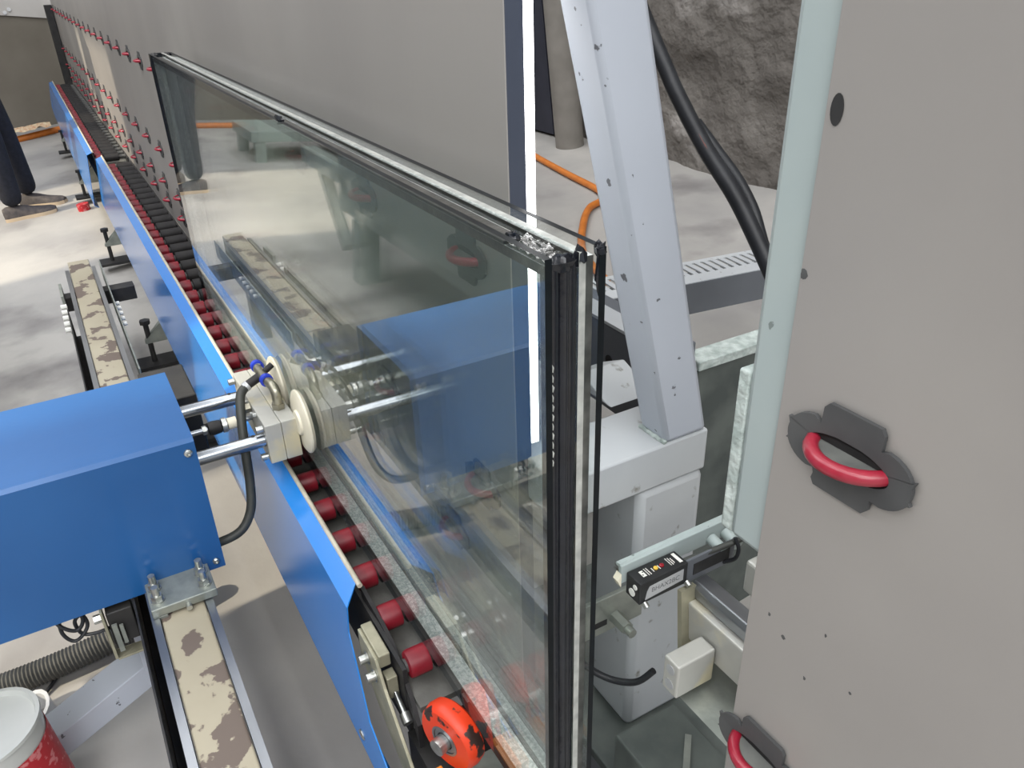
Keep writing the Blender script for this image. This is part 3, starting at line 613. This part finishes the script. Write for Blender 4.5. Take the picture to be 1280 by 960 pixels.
part('body', MB().box((0.85, -0.83, -1.24), (0.875, -1.25, -0.605)), 'dark_mottled', cab, smooth=False, bevel=0.003)
part('top_bar', MB().box((0.842, -0.824, -0.604), (0.885, -1.25, -0.587)), 'mint_rough', cab, smooth=False, bevel=0.002)
sup = thing('support_beam', 'dark grey support beam with a bolt hole behind the leaning post', 'beam', (1.1, -0.79, -0.8))
part('beam', MB().box((0.86, -0.75, -0.72), (1.42, -0.83, -0.558)), 'grey_dark', sup, smooth=False, bevel=0.003)
part('bolt_hole', MB().cyl((0.985, -0.7495, -0.622), (0.985, -0.7488, -0.622), 0.010, 16), 'recess', sup, smooth=False)
part('top_strip', MB().box((0.86, -0.749, -0.5575), (1.42, -0.79, -0.552)), 'grey_dirty', sup, smooth=False)
pbm = thing('slotted_beam', 'grey channel beam with slotted top crossing behind the leaning post', 'beam', (1.47, -1.4, -0.82))
pb0, pb1 = Vector((1.455, -0.95, -0.742)), Vector((1.36, -1.80, -0.748))
d_ = (pb1 - pb0).normalized(); n_ = Vector((0, 0, 1)).cross(d_); n_ = -n_ if n_.x < 0 else n_
L_ = (pb1 - pb0).length
part('side_web', MB().bar(pb0 + Vector((0, 0, -0.042)) , pb1 + Vector((0, 0, -0.042)), 0.004, 0.084), 'grey_dark', pbm, smooth=False)
part('top_flange', MB().bar(pb0 + n_ * 0.024, pb1 + n_ * 0.024, 0.048, 0.004), 'grey_dirty', pbm, smooth=False)
part('top_flange', MB().bar(pb0 + n_ * 0.128, pb1 + n_ * 0.128, 0.018, 0.004), 'grey_dirty', pbm, smooth=False)
s0 = None; ns = int(L_ / 0.026)
for i in range(ns):
    c = pb0 + d_ * (0.013 + 0.026 * i)
    if s0 is None:
        s0 = part('slat', MB().bar(c + n_ * 0.048, c + n_ * 0.119, 0.0155, 0.004), 'grey_dirty', pbm, smooth=False); c00 = c
    else: copy_part(s0, pbm, c - c00)
part('inner_tray', MB().bar(pb0 + n_ * 0.085 + Vector((0, 0, -0.03)), pb1 + n_ * 0.085 + Vector((0, 0, -0.03)), 0.09, 0.004), 'black_steel', pbm, smooth=False)
for e in (0.08, 0.92):
    c = pb0.lerp(pb1, e) + n_ * 0.06
    part('beam_leg', MB().box((c.x - 0.03, c.y - 0.03, -1.175 if e < .5 else -1.09), (c.x + 0.03, c.y + 0.03, -0.83)), 'grey_dark', pbm, smooth=False)

# sensor on its mint arm
ba = thing('sensor_holder', 'pale green channel arm carrying the small black sensor', 'bracket', (0.48, -0.48, -0.57))
part('channel', MB().box((0.4755, -0.386, -0.559), (0.4795, -0.62, -0.536)).box((0.4795, -0.386, -0.540), (0.485, -0.62, -0.536)), 'mint', ba, smooth=False, bevel=0.001)
part('end_cap', MB().prism([(-0.3855, -0.545), (-0.381, -0.552), (-0.3855, -0.562)], 'x', 0.474, 0.482), 'nylon', ba, smooth=False)
for y in (-0.505, -0.525):
    part('spacer_bush', MB().cyl((0.4755, y, -0.552), (0.455, y, -0.556), 0.0065, 14), 'mint', ba)
part('slotted_tab', MB().box((0.4545, -0.4535, -0.575), (0.4575, -0.520, -0.545)), 'grey_dark', ba, smooth=False, bevel=0.001)
part('tab_slot', MB().box((0.4538, -0.463, -0.567), (0.4546, -0.512, -0.553)), 'recess', ba, smooth=False)
sn = thing('photo_sensor', 'small black rectangular photoelectric sensor with indicator lamps and a silver side label', 'sensor', (0.463, -0.4225, -0.572))
part('body', MB().box((0.4525, -0.392, -0.572), (0.4745, -0.4535, -0.545)), 'sensor_black', sn, smooth=False, bevel=0.0012)
part('side_label', MB().prism([(-0.399, -0.568), (-0.401, -0.558), (-0.404, -0.5525), (-0.4475, -0.5505), (-0.4475, -0.5645)], 'x', 0.4521, 0.4525), 'print_silver', sn, smooth=False)
part('front_lens', MB().cyl((0.4595, -0.3918, -0.5535), (0.4595, -0.3910, -0.5535), 0.003, 12).cyl((0.4640, -0.3918, -0.563), (0.4640, -0.3910, -0.563), 0.0045, 12), 'print_white', sn)
part('indicator', MB().lathe((0.4635, -0.4200, -0.5448), (0, 0, 1), [(0.0026, 0), (0.0024, 0.0012), (0.0, 0.002)], 14), 'lens_yellow', sn, label='yellow indicator lamp')
part('indicator', MB().lathe((0.4635, -0.4275, -0.5448), (0, 0, 1), [(0.0026, 0), (0.0024, 0.0012), (0.0, 0.002)], 14), 'lens_red', sn, label='red indicator lamp')
ic = MB().box((0.4595, -0.4015, -0.5446), (0.4680, -0.4060, -0.5449))
part('print_mark', ic, 'print_white', sn, smooth=False)
dk = MB()
for (x, y) in ((0.4620, -0.4028), (0.4655, -0.4048)): dk.raw([(x - 0.001, y, -0.5444), (x, y - 0.001, -0.5444), (x + 0.001, y, -0.5444), (x, y + 0.001, -0.5444)], [(0, 1, 2, 3)])
part('print_mark', dk, 'sensor_black', sn, smooth=False)
part('print_mark', MB().box((0.4570, -0.4462, -0.5446), (0.4718, -0.4500, -0.5449)), 'print_white', sn, smooth=False)
tx = MB()
for (x0_, x1_, y) in ((0.4590, 0.4690, -0.4086), (0.4590, 0.4690, -0.4112), (0.4605, 0.466, -0.4158), (0.4605, 0.466, -0.4238), (0.4585, 0.4700, -0.4365), (0.4585, 0.4690, -0.4390), (0.4600, 0.4680, -0.4415)):
    x = x0_
    while x < x1_:
        w = random.uniform(0.0006, 0.0016); tx.box((x, y - 0.0005, -0.54465), (min(x + w, x1_), y + 0.0005, -0.5449)); x += w + 0.0005
part('print_mark', tx, 'print_white', sn, smooth=False)
def text_part(body, parent, size, M, m, name='lettering'):
    cu = bpy.data.curves.new('t', 'FONT'); cu.body = body; cu.size = size; cu.align_x = 'CENTER'; cu.align_y = 'CENTER'
    to = bpy.data.objects.new('t', cu); COL.objects.link(to)
    dg = bpy.context.evaluated_depsgraph_get(); me = bpy.data.meshes.new_from_object(to.evaluated_get(dg))
    bpy.data.objects.remove(to)
    b, f = BASE[parent]
    me.transform(Matrix.Translation(-b) @ M); me.materials.clear(); me.materials.append(MATS[m])
    o = bpy.data.objects.new(name, me); COL.objects.link(o); o.parent = parent
    return o
# lettering on the -x face, reading along -y
Mtx = Matrix(((0, 0, -1, 0.45195), (-1, 0, 0, -0.4245), (0, 1, 0, -0.5585), (0, 0, 0, 1)))
text_part('BHAX2BC', sn, 0.0082, Mtx, 'print_grey')
part('mount_screw', MB().cyl((0.4525, -0.3985, -0.571), (0.4475, -0.3985, -0.574), 0.0032, 10), 'bolt', sn)
part('mount_screw', MB().cyl((0.4525, -0.4530, -0.570), (0.4475, -0.4530, -0.572), 0.0034, 10), 'bolt', sn)
solo('sensor_cable', MB().tube([(0.4635, -0.4535, -0.553), (0.460, -0.47, -0.550), (0.455, -0.495, -0.547), (0.45, -0.52, -0.543), (0.45, -0.56, -0.54)], 0.0032, 10), 'hose_dark', 'thin dark cable leaving the small black sensor', 'cable')
solo('cable_tie', MB().tube([(0.449, -0.512, -0.536), (0.444, -0.514, -0.548), (0.446, -0.513, -0.562), (0.455, -0.506, -0.570)], 0.0022, 8), 'hose_black', 'black cable tie looped round the sensor cable', 'cable tie')
# aluminium slide pieces below the sensor
sld = thing('slide_clamp', 'aluminium slide block and rod below the sensor, cut off by the near board', 'clamp', (0.41, -0.47, -0.66))
part('slide_body', MB().box((0.452, -0.452, -0.640), (0.335, -0.492, -0.592)), 'block_alu', sld, smooth=False, bevel=0.002)
part('slide_rail', MB().prism([(-0.460, -0.590), (-0.460, -0.578), (-0.464, -0.572), (-0.480, -0.572), (-0.484, -0.578), (-0.484, -0.590)], 'x', 0.452, 0.355), 'steel_rail', sld, smooth=False, bevel=0.001)
part('end_block', MB().box((0.36, -0.505, -0.585), (0.425, -0.60, -0.545)), 'block_alu', sld, smooth=False, bevel=0.003)
part('end_bolt', MB().cyl((0.405, -0.525, -0.545), (0.405, -0.525, -0.525), 0.010, 12), 'nylon', sld)
part('end_bolt', MB().cyl((0.452, -0.470, -0.600), (0.460, -0.470, -0.600), 0.006, 10), 'bolt', sld)
part('link_plate', MB().bar((0.45, -0.452, -0.575), (0.44, -0.452, -0.665), 0.006, 0.02, (0, 1, 0)), 'zinc_yellow', sld, smooth=False)
cl = thing('cream_block', 'cream square-section block with two drilled ends beside the near board', 'block', (0.395, -0.42, -0.66))
part('block', MB().box((0.400, -0.402, -0.660), (0.4215, -0.4505, -0.6165)), 'block_alu', cl, smooth=False, bevel=0.002)
for z in (-0.628, -0.648):
    part('drilled_hole', MB().cyl((0.411, -0.4022, z), (0.411, -0.4013, z), 0.006, 14), 'print_silver', cl, smooth=False)
solo('angle_plate', MB().raw([(0.34, -0.415, -0.672), (0.34, -0.50, -0.665), (0.42, -0.50, -0.665), (0.42, -0.415, -0.672), (0.335, -0.415, -0.80), (0.335, -0.50, -0.78)], [(0, 1, 2, 3), (0, 4, 5, 1)]), 'zinc', 'bent zinc plate under the cream block', 'plate')
solo('hanging_hose', MB().tube([(0.62, -0.385, -0.735), (0.575, -0.40, -0.760), (0.545, -0.425, -0.782), (0.515, -0.447, -0.775), (0.50, -0.462, -0.750)], 0.0042, 10), 'hose_black', 'thin black hose sagging in front of the grey column', 'hose')
bt = thing('base_block', 'oily dark steel block at the foot of the grey column', 'block', (0.48, -0.48, -0.98))
part('block', MB().box((0.40, -0.425, -0.9715), (0.52, -0.52, -0.86)), 'dark_mottled', bt, smooth=False, bevel=0.003)
part('edge_bar', MB().bar((0.398, -0.43, -0.858), (0.47, -0.50, -0.858), 0.008, 0.006), 'zinc', bt, smooth=False)

# ------------------------------------------------------------------ hoses and floor things (world frame)
solo('air_hose', MB().tube([(4.6, -2.45, 0.02), (3.99, -2.33, 0.02), (3.55, -2.26, 0.02), (3.20, -2.21, 0.02), (3.07, -2.14, 0.02), (3.02, -2.03, 0.02), (2.87, -1.89, 0.02), (2.6, -1.70, 0.02), (2.3, -1.6, 0.02)], 0.017, 10), 'hose_orange', 'orange air hose curving over the floor beyond the glass corner', 'hose', 'W')
solo('air_hose', MB().tube([(8.0, -0.6, 0.02), (8.45, -0.18, 0.02), (8.40, 0.3, 0.02), (8.42, 0.9, 0.02), (8.38, 1.8, 0.02), (8.45, 2.9, 0.02)], 0.03, 10), 'hose_orange', 'orange air hose lying along the foot of the back wall', 'hose', 'W')
hz_ = thing('cable_bundle', 'thick black hoses hanging down to the slotted beam', 'hose', (1.1, -1.2, -0.53))
part('hose', MB().tube([(1.60, -1.2, 0.05), (1.53, -1.2, -0.075), (1.463, -1.2, -0.162), (1.412, -1.2, -0.222), (1.368, -1.2, -0.273), (1.269, -1.2, -0.369), (1.173, -1.2, -0.446), (1.099, -1.2, -0.522), (1.03, -1.2, -0.60)], 0.0175, 14), 'hose_black', hz_)
part('hose', MB().tube([(1.32, -1.215, -0.325), (1.259, -1.225, -0.377), (1.193, -1.225, -0.423), (1.143, -1.225, -0.473), (1.108, -1.222, -0.525), (1.06, -1.22, -0.60)], 0.013, 12), 'hose_black', hz_)
part('hose', MB().tube([(1.345, -1.195, -0.290), (1.255, -1.195, -0.372), (1.175, -1.197, -0.437), (1.135, -1.20, -0.475)], 0.009, 10), 'hose_red', hz_, label='dull red hose')
col = solo('steel_column', MB().cyl((4.06, -2.62, 0), (4.06, -2.62, 5.5), 0.085, 24), 'column', 'grey round column by the rough right wall', 'column', 'W')
solo('dark_board', MB().box((4.3, -2.70, 0.02), (5.3, -2.66, 0.80)), 'navy', 'dark board leaning along the rough right wall behind the column', 'board', 'W', smooth=False)
solo('pale_pipe', MB().cyl((4.50, -2.55, 0.12), (4.50, -2.55, 1.6), 0.03, 14), 'white_plastic', 'pale narrow pipe beside the bright light strip', 'pipe', 'W')
solo('corrugated_hose', MB().tube([(1.60 - 0.06 * math.sin(i * 0.03), 0.75 - 0.0075 * i, 0.035) for i in range(90)], 0.025, 12, 2, rib=0.12), 'corrugated', 'grey corrugated conduit on the floor under the blue carriage', 'conduit', 'W')
bk = thing('plastic_tub', 'clear plastic tub with a red label on the floor, lower left', 'tub', (1.165, 0.430, 0), 'W')
part('wall', MB().lathe((1.165, 0.430, 0), (0, 0, 1), [(0.0, 0.004), (0.062, 0.004), (0.064, 0.01), (0.070, 0.16), (0.0735, 0.245), (0.078, 0.280), (0.076, 0.280), (0.0715, 0.245), (0.066, 0.05), (0.060, 0.012), (0.0, 0.010)], 40), 'clear_plastic', bk)
part('label_band', MB().lathe((1.165, 0.430, 0), (0, 0, 1), [(0.0668, 0.06), (0.0748, 0.244), (0.0752, 0.244), (0.0672, 0.06)], 40), 'label_red', bk, label='red printed label band')
part('lid', MB().lathe((1.165, 0.430, 0), (0, 0, 1), [(0.0, 0.276), (0.070, 0.276), (0.074, 0.284), (0.080, 0.284), (0.080, 0.278), (0.078, 0.276)], 40), 'clear_plastic', bk)
cp = MB()
for a0 in (25,):
    n0 = []
    for i in range(13):
        a = math.radians(20 + 320 * i / 12)
        for (r, z) in ((0.045, 0.0), (0.045, 0.045), (0.034, 0.045), (0.034, 0.0)): n0.append((1.44 + r * math.cos(a + 2.6), 0.44 + 0.6 * r * math.sin(a + 2.6), z))
    cp.raw(n0, [(i*4+j, i*4+4+j, i*4+4+(j+1)%4, i*4+(j+1)%4) for i in range(12) for j in range(4)] + [(3, 2, 1, 0), (48, 49, 50, 51)])
solo('hose_clamp', cp, 'white_plastic', 'grey and white open clamp ring on the floor beside the plastic tub', 'clamp', 'W')
solo('cable_tie', MB().tube([(1.50, 0.44, 0.004), (1.54, 0.40, 0.012), (1.58, 0.37, 0.006)], 0.004, 8), 'hose_black', 'cut black cable tie on the floor near the clear tub', 'cable tie', 'W')
solo('bottle_cap', MB().cyl((5.45, 0.02, 0), (5.45, 0.02, 0.04), 0.035, 16), 'label_red', 'small red cap on the sunlit floor by the far blue cover', 'cap', 'W')
wp = MB(); n0 = []
for i in range(9):
    for j in range(5):
        n0.append((8.33 + 0.03 * j + 0.02 * noise.noise(Vector((i, j, 0))), 0.02 + 0.045 * i, 0.085 + 0.03 * math.sin(j * 0.8) + 0.03 * noise.noise(Vector((i * 0.7, j * 0.9, 4)))))
wp.raw(n0, [(i*5+j, i*5+5+j, i*5+6+j, i*5+1+j) for i in range(8) for j in range(4)])
solo('paper_wrapper', wp, 'paper', 'crumpled printed wrapper on the orange hose at the back wall', 'wrapper', 'W')
rk = MB()
sh_ = thing('shelf_rack', 'low grey-green rack by the wall seen only mirrored in the glass', 'rack', (6.9, 1.3, 0), 'W')
part('deck', MB().box((6.55, 0.98, 0.16), (7.2, 2.4, 0.24)), 'dark_green', sh_, smooth=False, bevel=0.004)
for (x, y) in ((6.6, 1.05), (7.15, 1.05), (6.6, 2.3), (7.15, 2.3)): part('leg', MB().box((x - .04, y - .04, 0), (x + .04, y + .04, 0.16)), 'dark_green', sh_, smooth=False)
wb = thing('workbench', 'grey-green steel bench with side arm seen mirrored in the glass', 'bench', (2.9, 1.1, 0), 'W')
part('cabinet', MB().box((2.1, 0.72, 0.30), (3.75, 1.45, 1.05)), 'dark_green', wb, smooth=False, bevel=0.006)
for (x, y) in ((3.50, 0.76), (2.2, 0.76), (3.50, 1.40), (2.2, 1.40)): part('leg', MB().box((x - .05, y - .05, 0), (x + .05, y + .05, 0.30)), 'dark_green', wb, smooth=False, bevel=0.003)
part('arm', MB().box((3.75, 0.72, 0.42), (4.35, 0.80, 0.50)), 'dark_green', wb, smooth=False, bevel=0.004)
part('strut', MB().bar((3.75, 0.76, 0.10), (4.1, 0.76, 0.42), 0.05, 0.05), 'dark_green', wb, smooth=False)

# ------------------------------------------------------------------ worker at the far left (mostly outside the frame)
pe = thing('person', 'person in dark trousers and low shoes standing at the far left', 'person', (5.74, 0.345, 0), 'W')
def skin_mesh(name, verts, edges, radii, m, parent, root=0, sub=2):
    b, f = BASE[parent]
    me = bpy.data.meshes.new(name); me.from_pydata([Vector(v) - b for v in verts], edges, []); me.materials.append(MATS[m])
    o = bpy.data.objects.new(name, me); COL.objects.link(o); o.parent = parent
    sk = o.modifiers.new('skin', 'SKIN'); sk.use_smooth_shade = True
    if not me.skin_vertices: me.skin_vertices.new()
    for i, r in enumerate(radii):
        v = me.skin_vertices[0].data[i]; v.radius = (r, r) if not isinstance(r, tuple) else r; v.use_root = (i == root)
    s = o.modifiers.new('sub', 'SUBSURF'); s.levels = sub; s.render_levels = sub
    return o
# body faces the machine line (towards -y), slightly turned to the camera
F_ = Vector((-0.28, -0.96, 0)).normalized(); R_ = Vector((F_.y, -F_.x, 0))
PC = Vector((5.74, 0.345, 0))
def bp(f, r, z): return PC + F_ * f + R_ * r + Vector((0, 0, z))
hipz = 0.90
V = [bp(0, 0, 0.93), bp(0, 0, 1.15), bp(0, 0, 1.36), bp(0.01, 0, 1.47), bp(0.03, 0, 1.56), bp(0.04, 0, 1.68),
     bp(0, 0.10, 0.88), bp(0.03, 0.11, 0.50), bp(0.0, 0.12, 0.075), bp(0, -0.10, 0.88), bp(0.03, -0.12, 0.50), bp(0.02, -0.14, 0.075),
     bp(0, 0.19, 1.40), bp(-0.10, 0.26, 1.15), bp(0.06, 0.23, 1.09), bp(0.09, 0.21, 1.08), bp(0, -0.19, 1.40), bp(-0.10, -0.26, 1.15), bp(0.06, -0.23, 1.09), bp(0.09, -0.21, 1.08)]
E_ = [(0, 1), (1, 2), (2, 3), (3, 4), (4, 5), (0, 6), (6, 7), (7, 8), (0, 9), (9, 10), (10, 11), (2, 12), (12, 13), (13, 14), (14, 15), (2, 16), (16, 17), (17, 18), (18, 19)]
Rd = [0.14, 0.135, 0.15, 0.07, 0.058, 0.085, 0.10, 0.075, 0.062, 0.10, 0.075, 0.062, 0.065, 0.048, 0.036, 0.036, 0.065, 0.048, 0.036, 0.036]
body = skin_mesh('body', V, E_, Rd, 'trouser', pe)
# jacket and head over the one continuous body
jv = [bp(0, 0, 0.98), bp(0, 0, 1.16), bp(0, 0, 1.37), bp(0.01, 0, 1.46), bp(0, 0.195, 1.405), bp(-0.10, 0.262, 1.15), bp(0.05, 0.232, 1.093), bp(0, -0.195, 1.405), bp(-0.10, -0.262, 1.15), bp(0.05, -0.232, 1.093)]
skin_mesh('jacket', jv, [(0, 1), (1, 2), (2, 3), (2, 4), (4, 5), (5, 6), (2, 7), (7, 8), (8, 9)], [0.158, 0.150, 0.165, 0.085, 0.075, 0.058, 0.046, 0.075, 0.058, 0.046], 'jacket', pe)
hd = MB(); hc = bp(0.045, 0, 1.645); n0 = []
for i in range(17):
    th = math.pi * i / 16
    for j in range(24):
        ph = 2 * math.pi * j / 24; f = math.sin(th) * math.cos(ph); r = math.sin(th) * math.sin(ph); z = math.cos(th)
        sf = 0.098; sr = 0.076 - 0.018 * max(0, -z); sz = 0.118
        nose = 0.022 * math.exp(-((r / 0.16) ** 2) - ((z + 0.12) / 0.16) ** 2) if f > 0 else 0
        eye = -0.008 * (math.exp(-(((abs(r) - 0.36) / 0.14) ** 2) - ((z - 0.08) / 0.10) ** 2)) if f > 0 else 0
        mouth = -0.004 * math.exp(-((r / 0.3) ** 2) - ((z + 0.5) / 0.05) ** 2) if f > 0 else 0
        n0.append(hc + F_ * (f * sf + nose + eye + mouth) + R_ * (r * sr) + Vector((0, 0, z * sz)))
hd.raw(n0, [(i*24+j, i*24+(j+1)%24, (i+1)*24+(j+1)%24, (i+1)*24+j) for i in range(16) for j in range(24)])
for s_ in (-1, 1): hd.blob(hc + R_ * 0.078 * s_ + Vector((0, 0, -0.005)), (0.018, 0.016, 0.03), 0.2, s_, 10)
part('head', hd, 'skin', pe, label='head with short dark hair')
hr = MB(); n0 = []
for i in range(9):
    th = math.pi * 0.62 * i / 8
    for j in range(24):
        ph = 2 * math.pi * j / 24; t2 = th * (0.62 if math.cos(ph) > 0.3 else 1.0)
        f = math.sin(t2) * math.cos(ph); r = math.sin(t2) * math.sin(ph); z = math.cos(t2)
        n0.append(hc + F_ * (f * 0.104 - 0.004) + R_ * (r * 0.083) + Vector((0, 0, z * 0.127)))
hr.raw(n0, [(i*24+j, i*24+(j+1)%24, (i+1)*24+(j+1)%24, (i+1)*24+j) for i in range(8) for j in range(24)])
part('hair', hr, 'hair', pe)
for s_, (hx, hz2) in ((1, (0.09, 1.08)), (-1, (0.09, 1.08))):
    w0 = bp(hx, 0.21 * s_, hz2); dn = (F_ * 0.85 - R_ * s_ * 0.35 + Vector((0, 0, -0.2))).normalized(); sd2 = R_ * s_
    hv = [w0, w0 + dn * 0.045, w0 + dn * 0.085]; he = [(0, 1), (1, 2)]; hrds = [0.026, (0.034, 0.018), (0.034, 0.016)]
    for q, (off, ln) in enumerate(((-0.026, 0.062), (-0.009, 0.072), (0.009, 0.068), (0.026, 0.052))):
        k0 = len(hv); st_ = w0 + dn * 0.088 + Vector((0, 0, off))
        hv += [st_, st_ + dn * ln * 0.55 - sd2 * 0.006, st_ + dn * ln - sd2 * 0.022]; he += [(2, k0), (k0, k0 + 1), (k0 + 1, k0 + 2)]; hrds += [0.0095, 0.0088, 0.0075]
    k0 = len(hv); hv += [w0 + dn * 0.035 + Vector((0, 0, 0.035)), w0 + dn * 0.07 + Vector((0, 0, 0.052)) - sd2 * 0.01]; he += [(1, k0), (k0, k0 + 1)]; hrds += [0.011, 0.009]
    skin_mesh('hand', hv, he, hrds, 'skin', pe, 0, 1)
def shoe(f0, r0, yaw):
    d = Vector((F_.x * math.cos(yaw) - F_.y * math.sin(yaw), F_.x * math.sin(yaw) + F_.y * math.cos(yaw), 0)); s = Vector((d.y, -d.x, 0)); o = bp(f0, r0, 0)
    st = [(-0.07, 0.026, 0.075), (-0.05, 0.036, 0.085), (0.0, 0.036, 0.088), (0.05, 0.036, 0.078), (0.10, 0.042, 0.060), (0.15, 0.046, 0.050), (0.19, 0.040, 0.044), (0.215, 0.020, 0.036)]
    mb = MB(); n0 = []
    for (t, w, h) in st:
        for k in range(9):
            a = math.pi * k / 8; n0.append(o + d * t + s * (w * math.cos(a)) + Vector((0, 0, 0.018 + (h - 0.018) * math.sin(a) ** 0.7)))
    mb.raw(n0, [(i*9+j, i*9+9+j, i*9+10+j, i*9+1+j) for i in range(len(st)-1) for j in range(8)] + [tuple(range(9)), tuple(range((len(st)-1)*9, len(st)*9))])
    so_ = part('shoe', mb, 'shoe', pe)
    sm = MB(); ol = [(o + d * t + s * w * 1.06) for t, w, h in st] + [(o + d * t - s * w * 1.06) for t, w, h in reversed(st)]
    n = len(ol); sm.raw(ol + [p + Vector((0, 0, 0.02)) for p in ol], [tuple(range(n)), tuple(range(n, 2*n))] + [(i, (i+1)%n, n+(i+1)%n, n+i) for i in range(n)])
    part('sole', sm, 'sole', so_)
shoe(0.0, 0.12, 0.15); shoe(0.02, -0.14, -0.25)
